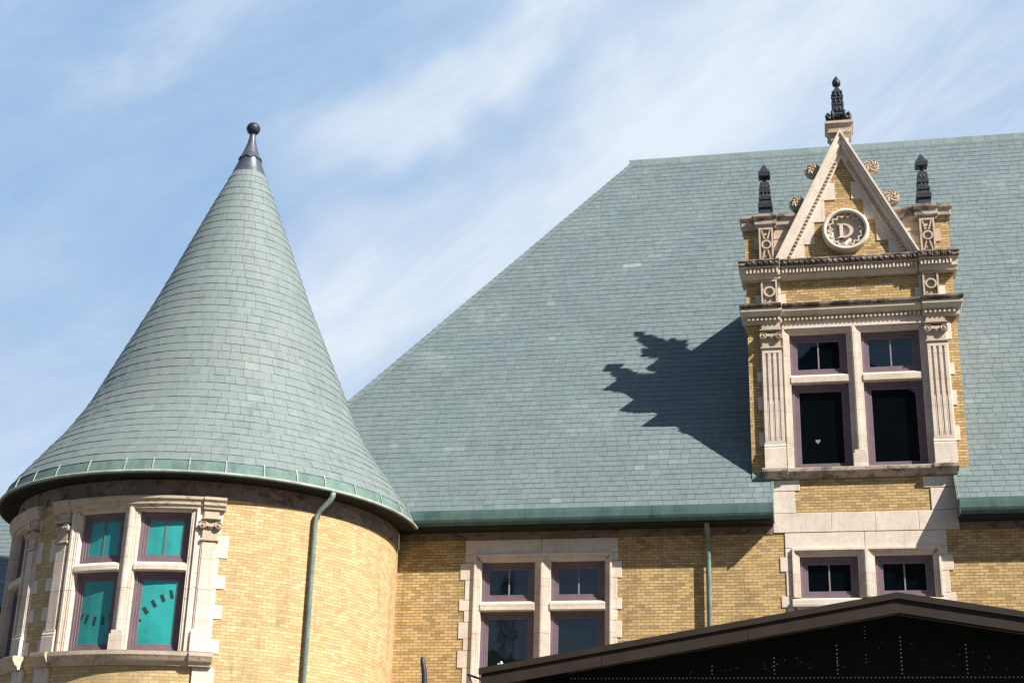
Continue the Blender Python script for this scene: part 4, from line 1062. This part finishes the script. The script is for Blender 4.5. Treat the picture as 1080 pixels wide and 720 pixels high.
# ------------------------------------------------------------------ canopy in front
Cn = empty('entrance_canopy', (1.05, -12, 0))
tag(Cn, 'dark brown metal gabled canopy with riveted black gable wall in the foreground', 'canopy')
CY0, CY1 = -14.0, -6.5; AX, AZ, CH, CS = 1.05, 5.845, 5.83, 0.1715
def cz_(x): return AZ - CS * abs(x - AX)
def slab(mb, t0, t1, y0, y1, hw=CH):
    for sg in (-1, 1):
        xe = AX + sg * hw
        mb.add([(AX, y0, AZ - t0), (xe, y0, cz_(xe) - t0), (xe, y0, cz_(xe) - t1), (AX, y0, AZ - t1), (AX, y1, AZ - t0), (xe, y1, cz_(xe) - t0), (xe, y1, cz_(xe) - t1), (AX, y1, AZ - t1)],
               [(0, 1, 2, 3), (4, 7, 6, 5), (0, 4, 5, 1), (3, 2, 6, 7), (1, 5, 6, 2)])
f = MB(ident)
slab(f, 0.0, 0.085, CY0 - 0.035, CY0 + 0.02, CH + 0.03)
link('drip_edge', f, M['brown'], Cn)
f = MB(ident)
def fbar(x0, x1, t0, t1, y0, y1):
    f.add([(x0, y0, cz_(x0) - t0), (x1, y0, cz_(x1) - t0), (x1, y0, cz_(x1) - t1), (x0, y0, cz_(x0) - t1), (x0, y1, cz_(x0) - t0), (x1, y1, cz_(x1) - t0), (x1, y1, cz_(x1) - t1), (x0, y1, cz_(x0) - t1)],
          [(0, 1, 2, 3), (4, 7, 6, 5), (0, 4, 5, 1), (3, 2, 6, 7), (1, 5, 6, 2), (0, 3, 7, 4)])
for sg in (-1, 1):
    e = 0.0
    while e < CH:
        e1 = min(e + (2.05), CH)
        a_, b_ = AX + sg * (e + (0.0 if e == 0 else 0.004)), AX + sg * (e1 - 0.004)
        fbar(min(a_, b_), max(a_, b_), 0.088, 0.275, CY0, CY0 + 0.04); e = e1
link('fascia', f, M['brown'], Cn)
f = MB(ident); slab(f, 0.012, 0.10, CY0 + 0.021, CY1); link('roof', f, M['brown'], Cn)
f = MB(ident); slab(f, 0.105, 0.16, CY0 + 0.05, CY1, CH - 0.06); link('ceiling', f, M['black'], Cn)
GY = CY0 + 0.75
f = MB(ident)
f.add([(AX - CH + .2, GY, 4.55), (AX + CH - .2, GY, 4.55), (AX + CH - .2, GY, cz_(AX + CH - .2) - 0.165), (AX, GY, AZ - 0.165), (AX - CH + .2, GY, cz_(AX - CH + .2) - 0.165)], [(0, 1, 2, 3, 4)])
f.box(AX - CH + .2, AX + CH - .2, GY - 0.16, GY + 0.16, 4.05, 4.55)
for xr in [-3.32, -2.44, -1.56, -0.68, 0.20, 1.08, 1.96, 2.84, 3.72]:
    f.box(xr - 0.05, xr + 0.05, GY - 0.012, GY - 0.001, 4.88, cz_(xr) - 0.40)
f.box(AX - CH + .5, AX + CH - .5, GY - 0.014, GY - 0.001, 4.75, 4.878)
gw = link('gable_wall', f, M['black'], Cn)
rv = MB(ident)
def rivet(x, z, r=0.0105):
    rv.lathe((x, GY - 0.002, z), [(r, 0)], 6) if False else None
    n = 6; p = [(x + r * math.cos(2 * math.pi * k / n), GY - 0.013, z + r * math.sin(2 * math.pi * k / n)) for k in range(n)] + [(x, GY - 0.020, z)]
    rv.add(p, [(k, (k + 1) % n, n) for k in range(n)])
rows = [-3.32, -2.44, -1.56, -0.68, 0.20, 1.08, 1.96, 2.84, 3.72]
for xr in rows:
    z = 4.86
    while z < cz_(xr) - 0.42: rivet(xr + random.uniform(-.002, .002), z); z += 0.056
x = -3.6
while x < 5.4:
    rivet(x, 4.805 + random.uniform(-.002, .002)); x += 0.056
for (xr, z0_, z1_) in ((0.60, 5.02, 5.16), (0.60, 5.36, 5.52), (0.20, 5.0, 5.1)):
    z = z0_
    while z < z1_: rivet(xr, z, 0.007); z += 0.05
for k in range(70):
    xr = random.uniform(-2.2, 4.2); rivet(xr, random.uniform(4.90, max(4.85, cz_(xr) - 0.5)), random.uniform(0.002, 0.007))
link('rivets', rv, M['rivet'], gw)
f = MB(ident)
for px in (AX - CH + 0.9, AX + CH - 0.9):
    for py in (GY, CY1 - 0.6):
        p_ = MB(ident); p_.box(px - 0.09, px + 0.09, py - 0.09, py + 0.09, 0, 4.05 if py == GY else cz_(px) - 0.16); p_.box(px - 0.16, px + 0.16, py - 0.16, py + 0.16, 0, 0.05)
        link('post', p_, M['black'], Cn)
f = MB(ident)
f.tube([(-4.98, -13.98, 4.76), (-4.80, -13.98, 4.70), (-4.66, -13.98, 4.58)], 0.016, 8); f.tube([(-4.96, -13.98, 4.76), (-4.90, -13.98, 4.60), (-4.78, -13.98, 4.50), (-4.66, -13.98, 4.46)], 0.014, 8)
f.tube([(-4.66, -13.98, 4.60), (-4.66, -13.98, 4.44)], 0.018, 8)
link('bracket', f, M['iron'], Cn)
f = MB(ident); f.lathe((-4.50, -13.94, cz_(-4.50)), [(0.022, 0.0), (0.024, 0.03), (0.012, 0.055), (0.0, 0.06)], 10); f.box(-4.55, -4.49, -13.95, -13.93, cz_(-4.5) + 0.0, cz_(-4.5) + 0.03)
link('roof_clip', f, M['whitebit'], Cn)

# dark bent post between the tower and the canopy
f = MB(ident); x0 = -5.64
f.tube([(x0 + 0.06, -14, 0.0), (x0 + 0.06, -14, 3.6), (x0 + 0.055, -14, 4.30), (x0 + 0.04, -14, 4.60), (x0 + 0.025, -14, 4.80), (x0 + 0.0, -14, 4.93), (x0 - 0.012, -14, 4.985), (x0 - 0.015, -14, 5.01)], [0.05, 0.045, 0.043, 0.042, 0.04, 0.036, 0.03, 0.012], 14)
o = link('iron_post', f, M['iron']); tag(o, 'black iron post with rounded bent top between the tower and the canopy', 'post')
f = MB(ident); f.lathe((x0 + 0.06, -14, 0), [(0.11, 0), (0.11, 0.05), (0.06, 0.12)], 14)
b_ = link('post_base', f, M['iron']); b_.parent = o

# ------------------------------------------------------------------ what the window panes mirror, behind the viewer
G = empty('gabled_building', (1.1, -45, 0)); tag(G, 'dark gabled building mirrored in the dormer panes across the street', 'building')
f = MB(ident); f.prism([], 0, 0) if False else None
def gpoly(y): return [(-8, y, 0), (10, y, 0), (10, y, 23.0), (1.1, y, 30.2), (-8, y, 23.0)]
p = gpoly(-40) + gpoly(-52); f.add(p, [(0, 1, 2, 3, 4), (9, 8, 7, 6, 5), (0, 5, 6, 1), (1, 6, 7, 2), (4, 9, 5, 0)])
link('wall', f, M['dark_brick'], G)
f = MB(ident)
for sg in (-1, 1):
    xe = 1.1 + sg * 9.3; f.add([(1.1, -39.5, 30.5), (xe, -39.5, 22.9), (xe, -52.5, 22.9), (1.1, -52.5, 30.5), (1.1, -39.5, 30.2), (xe, -39.5, 22.6)], [(0, 1, 2, 3), (0, 1, 5, 4)])
link('roof', f, M['brown'], G)
f = MB(ident); Mx, My = -38.9, -150.0
for k in range(4):
    sx, sy = (-1, -1, 1, 1)[k], (-1, 1, 1, -1)[k]
    f.tube([(Mx + sx * 1.5, My + sy * 1.5, 0), (Mx + sx * 0.8, My + sy * 0.8, 38), (Mx + sx * 0.3, My + sy * 0.3, 60)], 0.07, 4)
z = 26.0; i = 0
while z < 58:
    h0 = 0.8 + (38 - z) * 0.7 / 38 if z < 38 else 0.8 - (z - 38) * 0.5 / 22; h0 = max(0.3, h0)
    for k in range(4):
        a_ = [(-1, -1), (1, -1), (1, 1), (-1, 1)]; p0, p1 = a_[k], a_[(k + 1) % 4]
        f.tube([(Mx + p0[0] * h0, My + p0[1] * h0, z), (Mx + p1[0] * h0, My + p1[1] * h0, z + 1.6)], 0.045, 4)
        f.tube([(Mx + p1[0] * h0, My + p1[1] * h0, z), (Mx + p0[0] * h0, My + p0[1] * h0, z + 1.6)], 0.045, 4)
    if i % 4 == 1: f.lathe((Mx, My - 0, z), [(0.0, -.2), (0.7, -.2), (0.7, .3), (0, .3)], 10)
    z += 1.6; i += 1
o = link('lattice_mast', f, M['iron']); tag(o, 'steel lattice radio mast mirrored in the pair of windows beside the tower', 'mast')
